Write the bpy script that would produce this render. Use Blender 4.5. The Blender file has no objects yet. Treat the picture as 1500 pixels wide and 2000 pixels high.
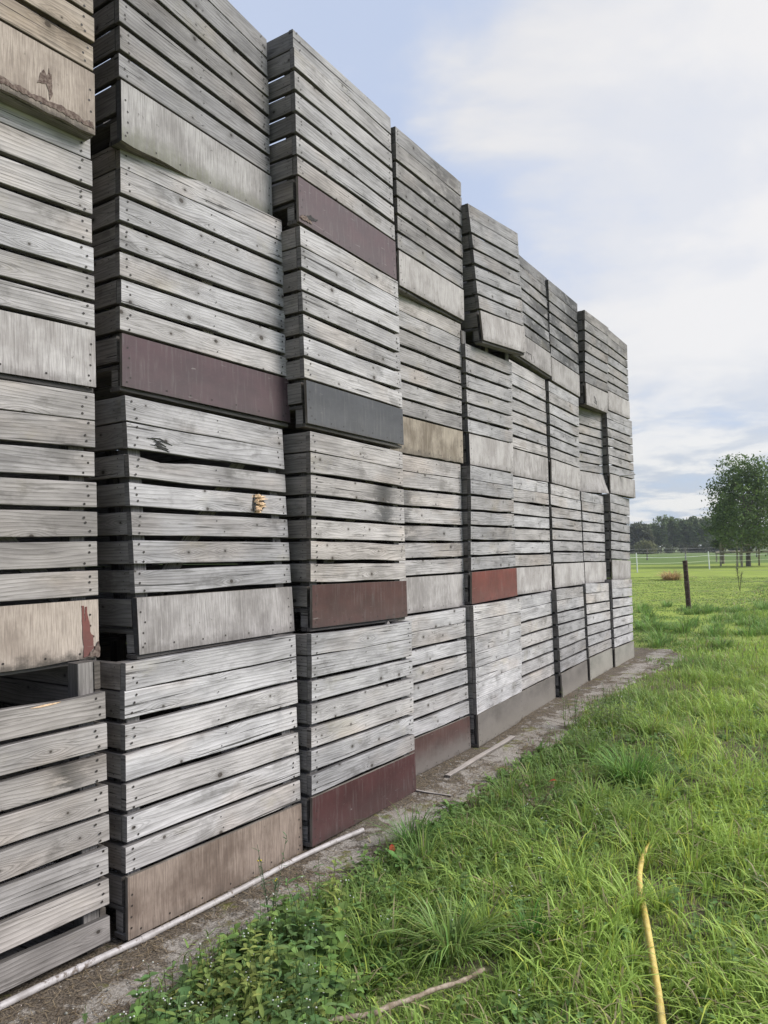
import bpy, math, random
import numpy as np
random.seed(7)
rng = np.random.default_rng(11)
S = bpy.context.scene
COL = S.collection

# ------------------------------------------------------------------ camera
F_PX, TH, CX, CH, ROLL, SH = 1400.0, math.radians(32.1), 2.78, 1.77, 0.0175, 76.0
r_ = np.array([math.cos(TH), math.sin(TH), 0.0]); f_ = np.array([-math.sin(TH), math.cos(TH), 0.0]); u_ = np.array([0, 0, 1.0])
CR = r_*math.cos(ROLL) - u_*math.sin(ROLL); CU = u_*math.cos(ROLL) + r_*math.sin(ROLL)
CAMP = np.array([CX, 0.0, CH])
from mathutils import Matrix, Vector
cd = bpy.data.cameras.new("camera"); cam = bpy.data.objects.new("camera", cd); COL.objects.link(cam)
cam.matrix_world = Matrix(((CR[0], CU[0], -f_[0], CX), (CR[1], CU[1], -f_[1], 0.0), (CR[2], CU[2], -f_[2], CH), (0, 0, 0, 1)))
cd.sensor_fit = 'VERTICAL'; cd.sensor_height = 36.0; cd.lens = 36.0*F_PX/2000.0
cd.shift_y = SH/2000.0
cd.clip_start = 0.05; cd.clip_end = 3000
S.camera = cam
S.render.resolution_x = 768; S.render.resolution_y = 1024

def proj(P):
    d = np.asarray(P) - CAMP
    return np.stack([750+F_PX*(d@CR)/(d@f_), 1000+SH-F_PX*(d@CU)/(d@f_)], -1)
def ground(px, py, z=0.0):
    """a point on the ground plane (height z) seen at a place in the photo"""
    d = f_ + (px-750)/F_PX*CR - (py-1000-SH)/F_PX*CU
    return CAMP + d*((z-CH)/d[2])

# ------------------------------------------------------------------ light
S.view_settings.view_transform = 'Standard'; S.view_settings.look = 'None'
S.view_settings.exposure = 0.35; S.view_settings.gamma = 1.0
SUN_EL, SUN_AZ = math.radians(38), math.radians(58)      # azimuth measured from +Y towards +X
sd = bpy.data.lights.new("sun", 'SUN'); sun = bpy.data.objects.new("sun", sd); COL.objects.link(sun)
sd.energy = 3.2; sd.angle = math.radians(28); sd.color = (1.0, 0.96, 0.89)
sv = Vector((math.sin(SUN_AZ)*math.cos(SUN_EL), math.cos(SUN_AZ)*math.cos(SUN_EL), math.sin(SUN_EL)))
sun.rotation_euler = sv.to_track_quat('Z', 'Y').to_euler()

class NT:
    def __init__(s, tree): s.t = tree; s.n = tree.nodes; s.l = tree.links
    def link(s, v, sock):
        if hasattr(v, 'is_output'): s.l.new(v, sock)
        elif isinstance(v, (tuple, list)):
            v = tuple(v)
            if len(v) == 3 and sock.type == 'RGBA': v = v + (1.0,)
            sock.default_value = v
        else: sock.default_value = v
    def node(s, typ, props=None, **inp):
        nd = s.n.new(typ)
        for k, v in (props or {}).items(): setattr(nd, k, v)
        for k, v in inp.items():
            key = int(k[1:]) if k[0] == '_' and k[1:].isdigit() else k.replace('_', ' ')
            s.link(v, nd.inputs[key])
        return nd
    def m(s, op, a, b=0.0, c=None, clamp=False):
        nd = s.n.new('ShaderNodeMath'); nd.operation = op; nd.use_clamp = clamp
        s.link(a, nd.inputs[0]); s.link(b, nd.inputs[1])
        if c is not None: s.link(c, nd.inputs[2])
        return nd.outputs[0]
    def vm(s, op, a, b=(0, 0, 0)):
        nd = s.n.new('ShaderNodeVectorMath'); nd.operation = op
        s.link(a, nd.inputs[0])
        if op == 'SCALE': s.link(b, nd.inputs['Scale'])
        else: s.link(b, nd.inputs[1])
        return nd.outputs['Value'] if op in ('LENGTH', 'DOT_PRODUCT', 'DISTANCE') else nd.outputs[0]
    def noise(s, vec, scale=1.0, detail=3.0, rough=0.55, dist=0.0):
        nd = s.node('ShaderNodeTexNoise', None, Vector=vec, Scale=scale, Detail=detail, Roughness=rough, Distortion=dist)
        return nd.outputs['Fac']
    def mix(s, f, a, b, mode='MIX'):
        nd = s.n.new('ShaderNodeMix'); nd.data_type = 'RGBA'; nd.blend_type = mode; nd.clamp_factor = True
        s.link(f, nd.inputs[0]); s.link(a, nd.inputs[6]); s.link(b, nd.inputs[7])
        return nd.outputs[2]
    def ss(s, v, a, b):
        """smoothstep from a to b"""
        nd = s.n.new('ShaderNodeMapRange'); nd.interpolation_type = 'SMOOTHSTEP'
        s.link(v, nd.inputs[0]); nd.inputs[1].default_value = a; nd.inputs[2].default_value = b
        return nd.outputs[0]
    def xyz(s, x, y, z=0.0):
        nd = s.n.new('ShaderNodeCombineXYZ'); s.link(x, nd.inputs[0]); s.link(y, nd.inputs[1]); s.link(z, nd.inputs[2]); return nd.outputs[0]
    def sep(s, v):
        nd = s.n.new('ShaderNodeSeparateXYZ'); s.link(v, nd.inputs[0]); return nd.outputs

W = bpy.data.worlds.new("World"); S.world = W; W.use_nodes = True
nt = NT(W.node_tree); W.node_tree.nodes.clear()
sky = nt.node('ShaderNodeTexSky', {'sky_type': 'NISHITA', 'sun_disc': False, 'sun_elevation': SUN_EL, 'sun_rotation': SUN_AZ})
tc = nt.node('ShaderNodeTexCoord').outputs['Generated']
x, y, z = nt.sep(tc)
zz = nt.m('ADD', nt.m('MAXIMUM', z, 0.0), 0.16)
pv = nt.xyz(nt.m('DIVIDE', x, zz), nt.m('DIVIDE', y, zz), 0.0)
n1 = nt.noise(nt.vm('ADD', pv, (3.1, 1.7, 0.0)), 1.15, 7, 0.56, 0.5)
n2 = nt.noise(nt.vm('ADD', pv, (7.0, 4.0, 2.0)), 2.6, 5, 0.55, 0.3)
n3 = nt.noise(nt.vm('ADD', pv, (1.0, 9.0, 5.0)), 0.4, 3, 0.5, 0.2)
mixn = nt.m('ADD', nt.m('MULTIPLY', n1, 0.65), nt.m('MULTIPLY', n2, 0.35))
# the veil is thin over the left of the view and thick towards the sun
nrm = nt.vm('NORMALIZE', tc)
sund = nt.vm('DOT_PRODUCT', nrm, tuple(Vector((0.02, 0.93, 0.42)).normalized()))
lift = nt.m('MULTIPLY', nt.m('SUBTRACT', sund, 0.90), 1.5)
cover = nt.ss(nt.m('ADD', mixn, lift), 0.40, 0.56)
low = nt.ss(z, 0.30, 0.0)
grey = nt.mix(nt.ss(n2, 0.40, 0.58), (0.50, 0.56, 0.67), (0.88, 0.87, 0.865))
white = nt.mix(nt.ss(nt.m('ADD', n1, nt.m('MULTIPLY', n2, .3)), 0.56, 0.72), (0.78, 0.79, 0.83), (0.90, 0.88, 0.865))
cloud = nt.mix(low, white, grey)
blue = nt.mix(low, (0.545, 0.64, 0.85), (0.50, 0.60, 0.75))
lay = nt.mix(nt.m('MULTIPLY', nt.m('ADD', nt.m('MULTIPLY', cover, 0.86), 0.10), 1.0), blue, cloud)
skyc = nt.mix(0.12, lay, nt.mix(1.0, sky.outputs[0], (0.1, 0.1, 0.1), 'MULTIPLY'))
glow = nt.m('MULTIPLY', nt.ss(nt.vm('DOT_PRODUCT', nrm, tuple(sv)), 0.72, 1.0), 1.6)
glow2 = nt.m('MULTIPLY', nt.ss(sund, 0.90, 1.0), 0.05)
stren = nt.m('ADD', nt.m('ADD', 1.0, glow), glow2)
nadir = nt.ss(z, 0.0, -0.1)
bg = nt.node('ShaderNodeBackground', None, Color=nt.mix(nadir, skyc, (0.12, 0.15, 0.07)), Strength=nt.m('MULTIPLY', stren, 0.82))
nt.l.new(bg.outputs[0], nt.node('ShaderNodeOutputWorld').inputs[0])

# ------------------------------------------------------------------ mesh helpers
def tag(o, label=None, cat=None, group=None, kind=None):
    if label: o['label'] = label
    if cat: o['category'] = cat
    if group: o['group'] = group
    if kind: o['kind'] = kind
    return o
def empty(name, loc):
    o = bpy.data.objects.new(name, None); COL.objects.link(o); o.location = loc; o.empty_display_size = 0.2
    return o
class MB:
    """collects boards, boxes and tubes and links them as ONE mesh object"""
    def __init__(s): s.v = []; s.f = []; s.uv = []; s.c = []; s.m = []; s.sm = []
    def add(s, verts, faces, uvs=None, col=(0, 1, 0, 0), mat=0, smooth=False):
        b = len(s.v); s.v.extend([tuple(p) for p in verts])
        for fc in faces: s.f.append(tuple(b+i for i in fc)); s.m.append(mat); s.sm.append(smooth)
        s.uv.extend(uvs if uvs is not None else [(p[0], p[1]) for p in verts])
        s.c.extend([col]*len(verts))
    def build(s, name, mats, parent=None, fn=None):
        me = bpy.data.meshes.new(name)
        V = np.array(s.v, float)
        if fn is not None: V = fn(V)
        if parent is not None: V = V - np.array(parent_world(parent))
        me.from_pydata([tuple(p) for p in V], [], s.f)
        if not isinstance(mats, (list, tuple)): mats = [mats]
        for m in mats: me.materials.append(m)
        me.polygons.foreach_set('material_index', s.m); me.polygons.foreach_set('use_smooth', s.sm)
        L = np.zeros(len(me.loops), int); me.loops.foreach_get('vertex_index', L)
        uv = me.uv_layers.new(name='UVMap'); uv.data.foreach_set('uv', np.array(s.uv, float)[L].ravel())
        ca = me.attributes.new('wood', 'FLOAT_COLOR', 'POINT'); ca.data.foreach_set('color', np.array(s.c, float).ravel())
        me.update()
        o = bpy.data.objects.new(name, me); COL.objects.link(o)
        if parent is not None: o.parent = parent
        return o
def parent_world(p):
    v = np.zeros(3)
    while p is not None: v = v + np.array(p.location); p = p.parent
    return v
AX = {'a': 0, 'd': 1, 'k': 2}
def board(mb, p0, p1, lax, wax, seed=None, tone=1.0, warm=0.0, dirt=0.0, warp=0.002, ch=0.003, mat=0, seg=6, cut=None):
    """a sawn board between two corners; lax = the axis it runs along, wax = the axis of its width; chamfered long edges, slight warp"""
    if seed is None: seed = random.random()
    lo = [min(p0[i], p1[i]) for i in range(3)]; hi = [max(p0[i], p1[i]) for i in range(3)]
    l, w = AX[lax], AX[wax]; t = 3-l-w
    ws, ts = hi[w]-lo[w], hi[t]-lo[t]; ch = min(ch, ts*.35, ws*.35)
    ring = [(ch, 0), (ws-ch, 0), (ws, ch), (ws, ts-ch), (ws-ch, ts), (ch, ts), (0, ts-ch), (0, ch)]
    ph = [random.uniform(0, 6.28) for _ in range(4)]
    V = []; U = []; Fc = []; dcol = []
    Ln = hi[l]-lo[l]
    for i in range(seg+1):
        q = i/seg
        dw = warp*math.sin(q*3.1+ph[0]) + warp*.5*math.sin(q*8+ph[1]); dt = warp*.8*math.sin(q*3.5+ph[2])
        dcol.append(dirt(q) if callable(dirt) else dirt)
        for j, (a, b) in enumerate(ring):
            e = warp*.5*math.sin(q*11+ph[3]+(j in (2, 3, 4, 1))*2)
            if cut and j in (1, 2, 3, 4): a = a - cut(q)
            p = [0, 0, 0]; p[l] = lo[l]+Ln*q; p[w] = lo[w]+a+dw+e; p[t] = lo[t]+b+dt
            V.append(p); U.append((p[l]+seed*13.7, p[w]-lo[w]+(b*0.9)+seed*3.3))
    n = 8
    for i in range(seg):
        for j in range(n):
            j2 = (j+1) % n
            Fc.append((i*n+j, i*n+j2, (i+1)*n+j2, (i+1)*n+j))
    flip = (l, w, t) in ((0, 2, 1), (1, 0, 2), (2, 1, 0))
    caps = [tuple(range(n))[::-1], tuple(seg*n+j for j in range(n))]
    Fc = Fc + caps
    if flip: Fc = [tuple(reversed(c)) for c in Fc]
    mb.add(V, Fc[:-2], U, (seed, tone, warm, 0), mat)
    for i_ in range(len(V)): mb.c[len(mb.c)-len(V)+i_] = (seed, tone*(1, 1, .45, .45, 1, 1, .45, .45)[i_ % 8], warm, dcol[i_//8])  # narrow edges darkened in colour so the slat gaps read as shade
    # end grain: caps with their own uv
    for cp in Fc[-2:]:
        vs = [V[i] for i in cp]
        uu = [((p[t])*1.0+seed*5, (p[w])*1.0) for p in vs]
        mb.add(vs, [tuple(range(n))], uu, (seed, tone*.5, warm+.15, .3), mat)
def nail(mb, a, k, d=0.0012, r=0.0035, mat=1):
    n = 6
    V = [(a+r*math.cos(i*2*math.pi/n), d, k+r*math.sin(i*2*math.pi/n)) for i in range(n)]
    mb.add(V, [tuple(range(n))], None, (0, 1, 0, 0), mat)
def tube(mb, pts, r, n=10, mat=0, cap=True, tone=1.0):
    P = [Vector(p) for p in pts]; V = []; Fc = []; U = []; acc = 0
    rr = r if isinstance(r, (list, tuple)) else [r]*len(P)
    nrm0 = None
    for i, p in enumerate(P):
        t = (P[min(i+1, len(P)-1)]-P[max(i-1, 0)]).normalized()
        if nrm0 is None: nrm0 = t.orthogonal().normalized()
        nrm0 = (nrm0 - t*nrm0.dot(t)).normalized(); b = t.cross(nrm0)
        if i: acc += (p-P[i-1]).length
        for j in range(n):
            a = j*2*math.pi/n; V.append(p + (nrm0*math.cos(a)+b*math.sin(a))*rr[i]); U.append((acc, j/n))
    for i in range(len(P)-1):
        for j in range(n):
            j2 = (j+1) % n; Fc.append((i*n+j, i*n+j2, (i+1)*n+j2, (i+1)*n+j))
    mb.add(V, Fc, U, (0, tone, 0, 0), mat, True)
    if cap:
        mb.add(V[:n], [tuple(range(n))[::-1]], None, (0, tone, 0, 0), mat); mb.add(V[-n:], [tuple(range(n))], None, (0, tone, 0, 0), mat)
def catmull(pts, k=8):
    P = [np.array(p, float) for p in pts]; P = [2*P[0]-P[1]] + P + [2*P[-1]-P[-2]]; out = []
    for i in range(1, len(P)-2):
        for j in range(k):
            t = j/k
            out.append(.5*((2*P[i])+(-P[i-1]+P[i+1])*t+(2*P[i-1]-5*P[i]+4*P[i+1]-P[i+2])*t*t+(-P[i-1]+3*P[i]-3*P[i+1]+P[i+2])*t**3))
    out.append(P[-2]); return out

# ------------------------------------------------------------------ materials
def new_mat(name):
    m = bpy.data.materials.new(name); m.use_nodes = True; m.node_tree.nodes.clear(); return m, NT(m.node_tree)
def finish(n, col, rough=0.8, bump=None, bdist=0.002, bstr=0.5, spec=0.25, trans=0.0, metal=0.0):
    p = n.node('ShaderNodeBsdfPrincipled', None, Base_Color=col, Roughness=rough, Metallic=metal)
    p.inputs['Specular IOR Level'].default_value = spec
    if bump is not None:
        b = n.node('ShaderNodeBump', None, Height=bump, Distance=bdist, Strength=bstr); n.l.new(b.outputs[0], p.inputs['Normal'])
    out = n.node('ShaderNodeOutputMaterial'); sh = p.outputs[0]
    if trans > 0:
        t = n.node('ShaderNodeBsdfTranslucent', None, Color=col); mx = n.node('ShaderNodeMixShader', None, _0=trans)
        n.l.new(p.outputs[0], mx.inputs[1]); n.l.new(t.outputs[0], mx.inputs[2]); sh = mx.outputs[0]
    n.l.new(sh, out.inputs[0])
def uvattr(n):
    uv = n.node('ShaderNodeUVMap', {'uv_map': 'UVMap'}).outputs[0]
    at = n.node('ShaderNodeAttribute', {'attribute_name': 'wood'})
    sp = n.sep(at.outputs['Vector'])
    return uv, sp[0], sp[1], sp[2], at.outputs['Alpha']
def mat_wood():
    m, n = new_mat('weathered_wood')
    uv, seed, tone, warm, endg = uvattr(n)
    u, v, _ = n.sep(uv)
    s7 = n.m('MULTIPLY', seed, 17.0)
    base = n.xyz(u, v, s7)
    # knots
    kv = n.xyz(n.m('MULTIPLY', u, 3.1), n.m('MULTIPLY', v, 9.0), 0.0)
    vo = n.node('ShaderNodeTexVoronoi', {'voronoi_dimensions': '2D'}, Vector=kv, Scale=1.0, Randomness=0.95)
    px, py, _z = n.sep(vo.outputs['Position'])
    du = n.m('SUBTRACT', u, n.m('DIVIDE', px, 3.1)); dv = n.m('SUBTRACT', v, n.m('DIVIDE', py, 9.0))
    cr, cg, cb = n.sep(vo.outputs['Color'])
    on = n.m('GREATER_THAN', cr, 0.60)
    size = n.m('ADD', 0.004, n.m('MULTIPLY', n.m('POWER', cg, 2.0), 0.010))
    rad = n.m('SQRT', n.m('ADD', n.m('POWER', n.m('MULTIPLY', du, 0.8), 2.0), n.m('POWER', dv, 2.0)))
    rk = n.m('DIVIDE', rad, size)
    knot = n.m('MULTIPLY', on, n.ss(rk, 1.25, 0.75))
    halo = n.m('MULTIPLY', on, n.ss(rk, 3.2, 1.0))
    el = n.m('ADD', n.m('POWER', n.m('DIVIDE', du, 0.075), 2.0), n.m('POWER', n.m('DIVIDE', dv, 0.028), 2.0))
    push = n.m('MULTIPLY', n.m('MULTIPLY', on, n.m('POWER', 2.718, n.m('MULTIPLY', el, -1.0))), n.m('SIGN', dv))
    w1 = n.noise(n.vm('MULTIPLY', base, (0.9, 6.0, 1.0)), 1.0, 2, 0.5)
    w2 = n.noise(n.vm('MULTIPLY', base, (3.0, 26.0, 1.0)), 1.0, 2, 0.5)
    ring = n.m('ADD', n.m('ADD', n.m('MULTIPLY', v, 52.0), n.m('MULTIPLY', w1, n.m('ADD', 2.5, n.m('MULTIPLY', n.m('FRACT', n.m('MULTIPLY', seed, 7.3)), 6.5)))), n.m('ADD', n.m('MULTIPLY', w2, 0.7), n.m('MULTIPLY', push, -2.6)))
    fr = n.m('FRACT', ring)
    late = n.m('MULTIPLY', n.m('POWER', fr, 3.0), n.ss(fr, 1.0, 0.92))
    late = n.m('MULTIPLY', late, n.m('ADD', 0.35, n.m('MULTIPLY', n.noise(n.vm('MULTIPLY', base, (2.0, 9.0, 3.0)), 1.0, 2), 1.3)))
    fib = n.noise(n.vm('MULTIPLY', base, (9.0, 330.0, 1.0)), 1.0, 4, 0.6)
    fib2 = n.noise(n.vm('MULTIPLY', base, (2.2, 60.0, 4.0)), 1.0, 3, 0.6)
    blot = n.noise(n.vm('MULTIPLY', base, (2.6, 9.0, 2.0)), 1.0, 4, 0.6)
    crack = n.ss(n.noise(n.vm('MULTIPLY', base, (1.6, 75.0, 9.0)), 1.0, 3, 0.45, 0.3), 0.665, 0.70)
    col = n.mix(n.ss(blot, 0.28, 0.70), (0.264, 0.250, 0.248), (0.515, 0.490, 0.486))
    col = n.mix(n.m('MULTIPLY', n.ss(fib2, 0.35, 0.7), 0.32), col, (0.64, 0.612, 0.61))
    col = n.mix(n.m('MULTIPLY', n.ss(fib, 0.62, 0.34), 0.30), col, (0.17, 0.162, 0.152))
    col = n.mix(n.m('MULTIPLY', late, 0.58), col, (0.11, 0.103, 0.097))
    stain = n.ss(n.noise(n.vm('MULTIPLY', base, (3.0, 4.0, 6.0)), 1.0, 5, 0.65), 0.56, 0.70)
    col = n.mix(n.m('MULTIPLY', stain, 0.5), col, (0.095, 0.088, 0.08))
    dk = n.m('MULTIPLY', n.ss(endg, 0.0, 1.0), n.ss(n.m('ADD', n.noise(n.vm('MULTIPLY', base, (7.0, 16.0, 6.0)), 1.0, 5, 0.7), n.m('MULTIPLY', endg, .22)), 0.50, 0.68))
    col = n.mix(n.m('MULTIPLY', dk, 0.85), col, (0.055, 0.055, 0.055))
    lich = n.ss(n.noise(n.vm('MULTIPLY', base, (2.1, 3.0, 8.0)), 1.0, 5, 0.65), 0.57, 0.72)
    col = n.mix(n.m('MULTIPLY', lich, 0.30), col, (0.36, 0.325, 0.245))
    tan = n.ss(n.noise(n.vm('MULTIPLY', base, (1.1, 2.0, 12.0)), 1.0, 3, 0.6), 0.50, 0.68)
    col = n.mix(n.m('MULTIPLY', tan, 0.34), col, n.mix(1.0, col, (1.02, 0.88, 0.74), 'MULTIPLY'))
    edgek = n.m('MULTIPLY', n.ss(n.noise(n.vm('MULTIPLY', base, (4.0, 40.0, 15.0)), 1.0, 4, 0.7), 0.56, 0.68), 0.55)
    col = n.mix(edgek, col, (0.13, 0.122, 0.112))
    col = n.mix(n.m('MULTIPLY', halo, 0.45), col, (0.13, 0.12, 0.11))
    col = n.mix(n.m('MULTIPLY', knot, .9), col, (0.060, 0.050, 0.043))
    col = n.mix(n.m('MULTIPLY', crack, 0.85), col, (0.035, 0.033, 0.03))
    col = n.mix(warm, col, n.mix(1.0, col, (1.0, 0.83, 0.62), 'MULTIPLY'))
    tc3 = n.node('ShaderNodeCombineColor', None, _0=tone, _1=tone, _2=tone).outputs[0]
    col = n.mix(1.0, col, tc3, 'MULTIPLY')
    h = n.m('ADD', n.m('ADD', n.m('MULTIPLY', fib, 0.5), n.m('MULTIPLY', late, 0.6)), n.m('MULTIPLY', crack, -2.0))
    finish(n, col, 0.82, h, 0.0025, 0.55, 0.2)
    return m
def mat_ply(name, dark=(0.25, 0.235, 0.215), light=(0.50, 0.475, 0.44), moss=0.0, rot=0.35, hor=False):
    m, n = new_mat(name)
    uv, seed, tone, warm, _e = uvattr(n)
    u, v, _ = n.sep(uv)
    if hor: u, v = v, u
    base = n.xyz(u, v, n.m('MULTIPLY', seed, 17.0))
    fine = n.noise(n.vm('MULTIPLY', base, (260.0, 9.0, 1.0)), 1.0, 4, 0.65)
    med = n.noise(n.vm('MULTIPLY', base, (60.0, 3.5, 3.0)), 1.0, 3, 0.6)
    big = n.noise(n.vm('MULTIPLY', base, (4.0, 3.0, 5.0)), 1.0, 5, 0.65)
    col = n.mix(n.ss(big, 0.36, 0.62), dark, light)
    col = n.mix(n.m('MULTIPLY', n.ss(fine, 0.60, 0.38), 0.55), col, tuple(c*0.55 for c in dark))
    col = n.mix(n.m('MULTIPLY', n.ss(med, 0.5, 0.75), 0.4), col, tuple(min(1, c*1.2) for c in light))
    vv = v if not hor else u
    edge = n.m('ADD', vv, n.m('MULTIPLY', n.m('SUBTRACT', n.noise(n.vm('MULTIPLY', base, (14.0, 14.0, 1.0)), 1.0, 5, 0.7), 0.5), 0.16))
    col = n.mix(n.m('MULTIPLY', n.ss(edge, 0.06, -0.01), rot), col, (0.075, 0.065, 0.055))
    if moss > 0:
        band = n.m('MULTIPLY', n.ss(edge, 0.13, 0.03), moss)
        col = n.mix(n.m('MULTIPLY', band, n.ss(fine, 0.3, 0.6)), col, (0.12, 0.125, 0.065))
    spots = n.ss(n.noise(n.vm('MULTIPLY', base, (30.0, 22.0, 2.0)), 1.0, 4, 0.6), 0.66, 0.74)
    col = n.mix(n.m('MULTIPLY', spots, 0.6), col, (0.09, 0.08, 0.065))
    tc3 = n.node('ShaderNodeCombineColor', None, _0=tone, _1=tone, _2=tone).outputs[0]
    col = n.mix(1.0, col, tc3, 'MULTIPLY')
    finish(n, col, 0.85, n.m('ADD', fine, n.m('MULTIPLY', big, 0.5)), 0.0015, 0.5, 0.15)
    return m
def mat_film(name, c, dusty=0.10, dust=(0.19, 0.175, 0.16)):
    m, n = new_mat(name)
    uv, seed, tone, warm, _e = uvattr(n)
    u, v, _ = n.sep(uv); base = n.xyz(u, v, n.m('MULTIPLY', seed, 17.0))
    big = n.noise(n.vm('MULTIPLY', base, (3.0, 5.0, 1.0)), 1.0, 5, 0.65)
    fine = n.noise(n.vm('MULTIPLY', base, (40.0, 90.0, 1.0)), 1.0, 3, 0.6)
    st = n.noise(n.vm('MULTIPLY', base, (55.0, 5.0, 1.0)), 1.0, 3, 0.6)
    col = n.mix(n.ss(big, 0.3, 0.7), tuple(x*0.78 for x in c), tuple(x*1.22 for x in c))
    col = n.mix(n.m('MULTIPLY', n.ss(st, 0.50, 0.75), 0.24), col, dust)
    col = n.mix(n.m('MULTIPLY', n.ss(fine, 0.60, 0.75), 0.15), col, dust)
    scr = n.ss(n.noise(n.vm('MULTIPLY', base, (7.0, 60.0, 3.0)), 1.0, 2, 0.5, 1.2), 0.72, 0.75)
    col = n.mix(n.m('MULTIPLY', scr, 0.4), col, (0.3, 0.27, 0.25))
    edge = n.m('ADD', v, n.m('MULTIPLY', n.m('SUBTRACT', n.noise(n.vm('MULTIPLY', base, (11.0, 14.0, 1.0)), 1.0, 5, 0.7), 0.5), 0.14))
    if dusty > 0: col = n.mix(n.m('MULTIPLY', n.ss(edge, 0.24, 0.02), dusty), col, dust)
    col = n.mix(n.m('MULTIPLY', n.ss(edge, 0.025, -0.02), 0.6), col, (0.05, 0.042, 0.035))
    tc3 = n.node('ShaderNodeCombineColor', None, _0=tone, _1=tone, _2=tone).outputs[0]
    col = n.mix(1.0, col, tc3, 'MULTIPLY')
    finish(n, col, n.m('ADD', 0.5, n.m('MULTIPLY', big, 0.25)), fine, 0.0006, 0.4, 0.3)
    return m
def mat_plain(name, c, rough=0.7, var=0.25, scale=30.0, c2=None, spec=0.25, trans=0.0, metal=0.0, bump=0.002):
    m, n = new_mat(name)
    o = n.node('ShaderNodeTexCoord').outputs['Object']
    a = n.noise(o, scale, 4, 0.6); b = n.noise(o, scale*6, 3, 0.6)
    f = n.ss(n.m('ADD', n.m('MULTIPLY', a, 0.7), n.m('MULTIPLY', b, 0.3)), 0.38, 0.64)
    col = n.mix(f, tuple(x*(1-var) for x in c), c2 or tuple(min(1, x*(1+var)) for x in c))
    finish(n, col, rough, b, bump, 0.5, spec, trans, metal)
    return m
WOOD = mat_wood()
NAIL = mat_plain('rusty_nail', (0.035, 0.028, 0.024), 0.6, 0.3, 90)
PLY = {
 'beige': mat_ply('beige_plywood', (0.32, 0.26, 0.215), (0.49, 0.41, 0.345), 0, 0.9),
 'light': mat_ply('pale_plywood', (0.37, 0.335, 0.315), (0.56, 0.52, 0.495), 0, 0.4),
 'grey': mat_ply('grey_plywood', (0.27, 0.245, 0.23), (0.45, 0.415, 0.395), 0, 0.4),
 'moss': mat_ply('mossy_plywood', (0.33, 0.305, 0.29), (0.50, 0.47, 0.45), 0.6, 0.3),
 'brown': mat_ply('brown_plywood', (0.165, 0.122, 0.096), (0.30, 0.235, 0.19), 0, 0.3),
 'tan': mat_ply('tan_plywood', (0.21, 0.17, 0.13), (0.40, 0.34, 0.27), 0, 0.6),
 'purple': mat_film('purple_brown_panel', (0.068, 0.038, 0.042)),
 'slate': mat_film('dark_grey_panel', (0.058, 0.058, 0.062)),
 'choc': mat_film('chocolate_panel', (0.064, 0.028, 0.023)),
 'maroon': mat_film('dark_maroon_panel', (0.054, 0.019, 0.018)),
 'red': mat_film('brick_red_panel', (0.135, 0.036, 0.026)),
 'dusty': mat_film('dusty_brown_panel', (0.070, 0.036, 0.030), 0.8, (0.17, 0.152, 0.135)),
 'ash': mat_film('ash_grey_panel', (0.135, 0.118, 0.104), 0.7, (0.205, 0.182, 0.155)),
 'sand': mat_film('sandy_grey_panel', (0.22, 0.205, 0.175), 0.6, (0.27, 0.245, 0.205)),
}
BLACKP = mat_film('black_paint', (0.030, 0.031, 0.036))
EDGE = mat_ply('plywood_edge', (0.20, 0.17, 0.14), (0.34, 0.30, 0.26), 0, 0.1, True)
FRESH = mat_plain('fresh_broken_wood', (0.62, 0.40, 0.23), 0.8, 0.2, 60, (0.78, 0.56, 0.36))
REDREM = mat_film('old_red_film', (0.155, 0.055, 0.045))
ROT = mat_plain('rotten_ply', (0.13, 0.085, 0.07), 0.95, 0.4, 70, (0.22, 0.17, 0.14))
INK = mat_plain('black_mark', (0.045, 0.042, 0.04), 0.9, 0.2, 60)
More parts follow.
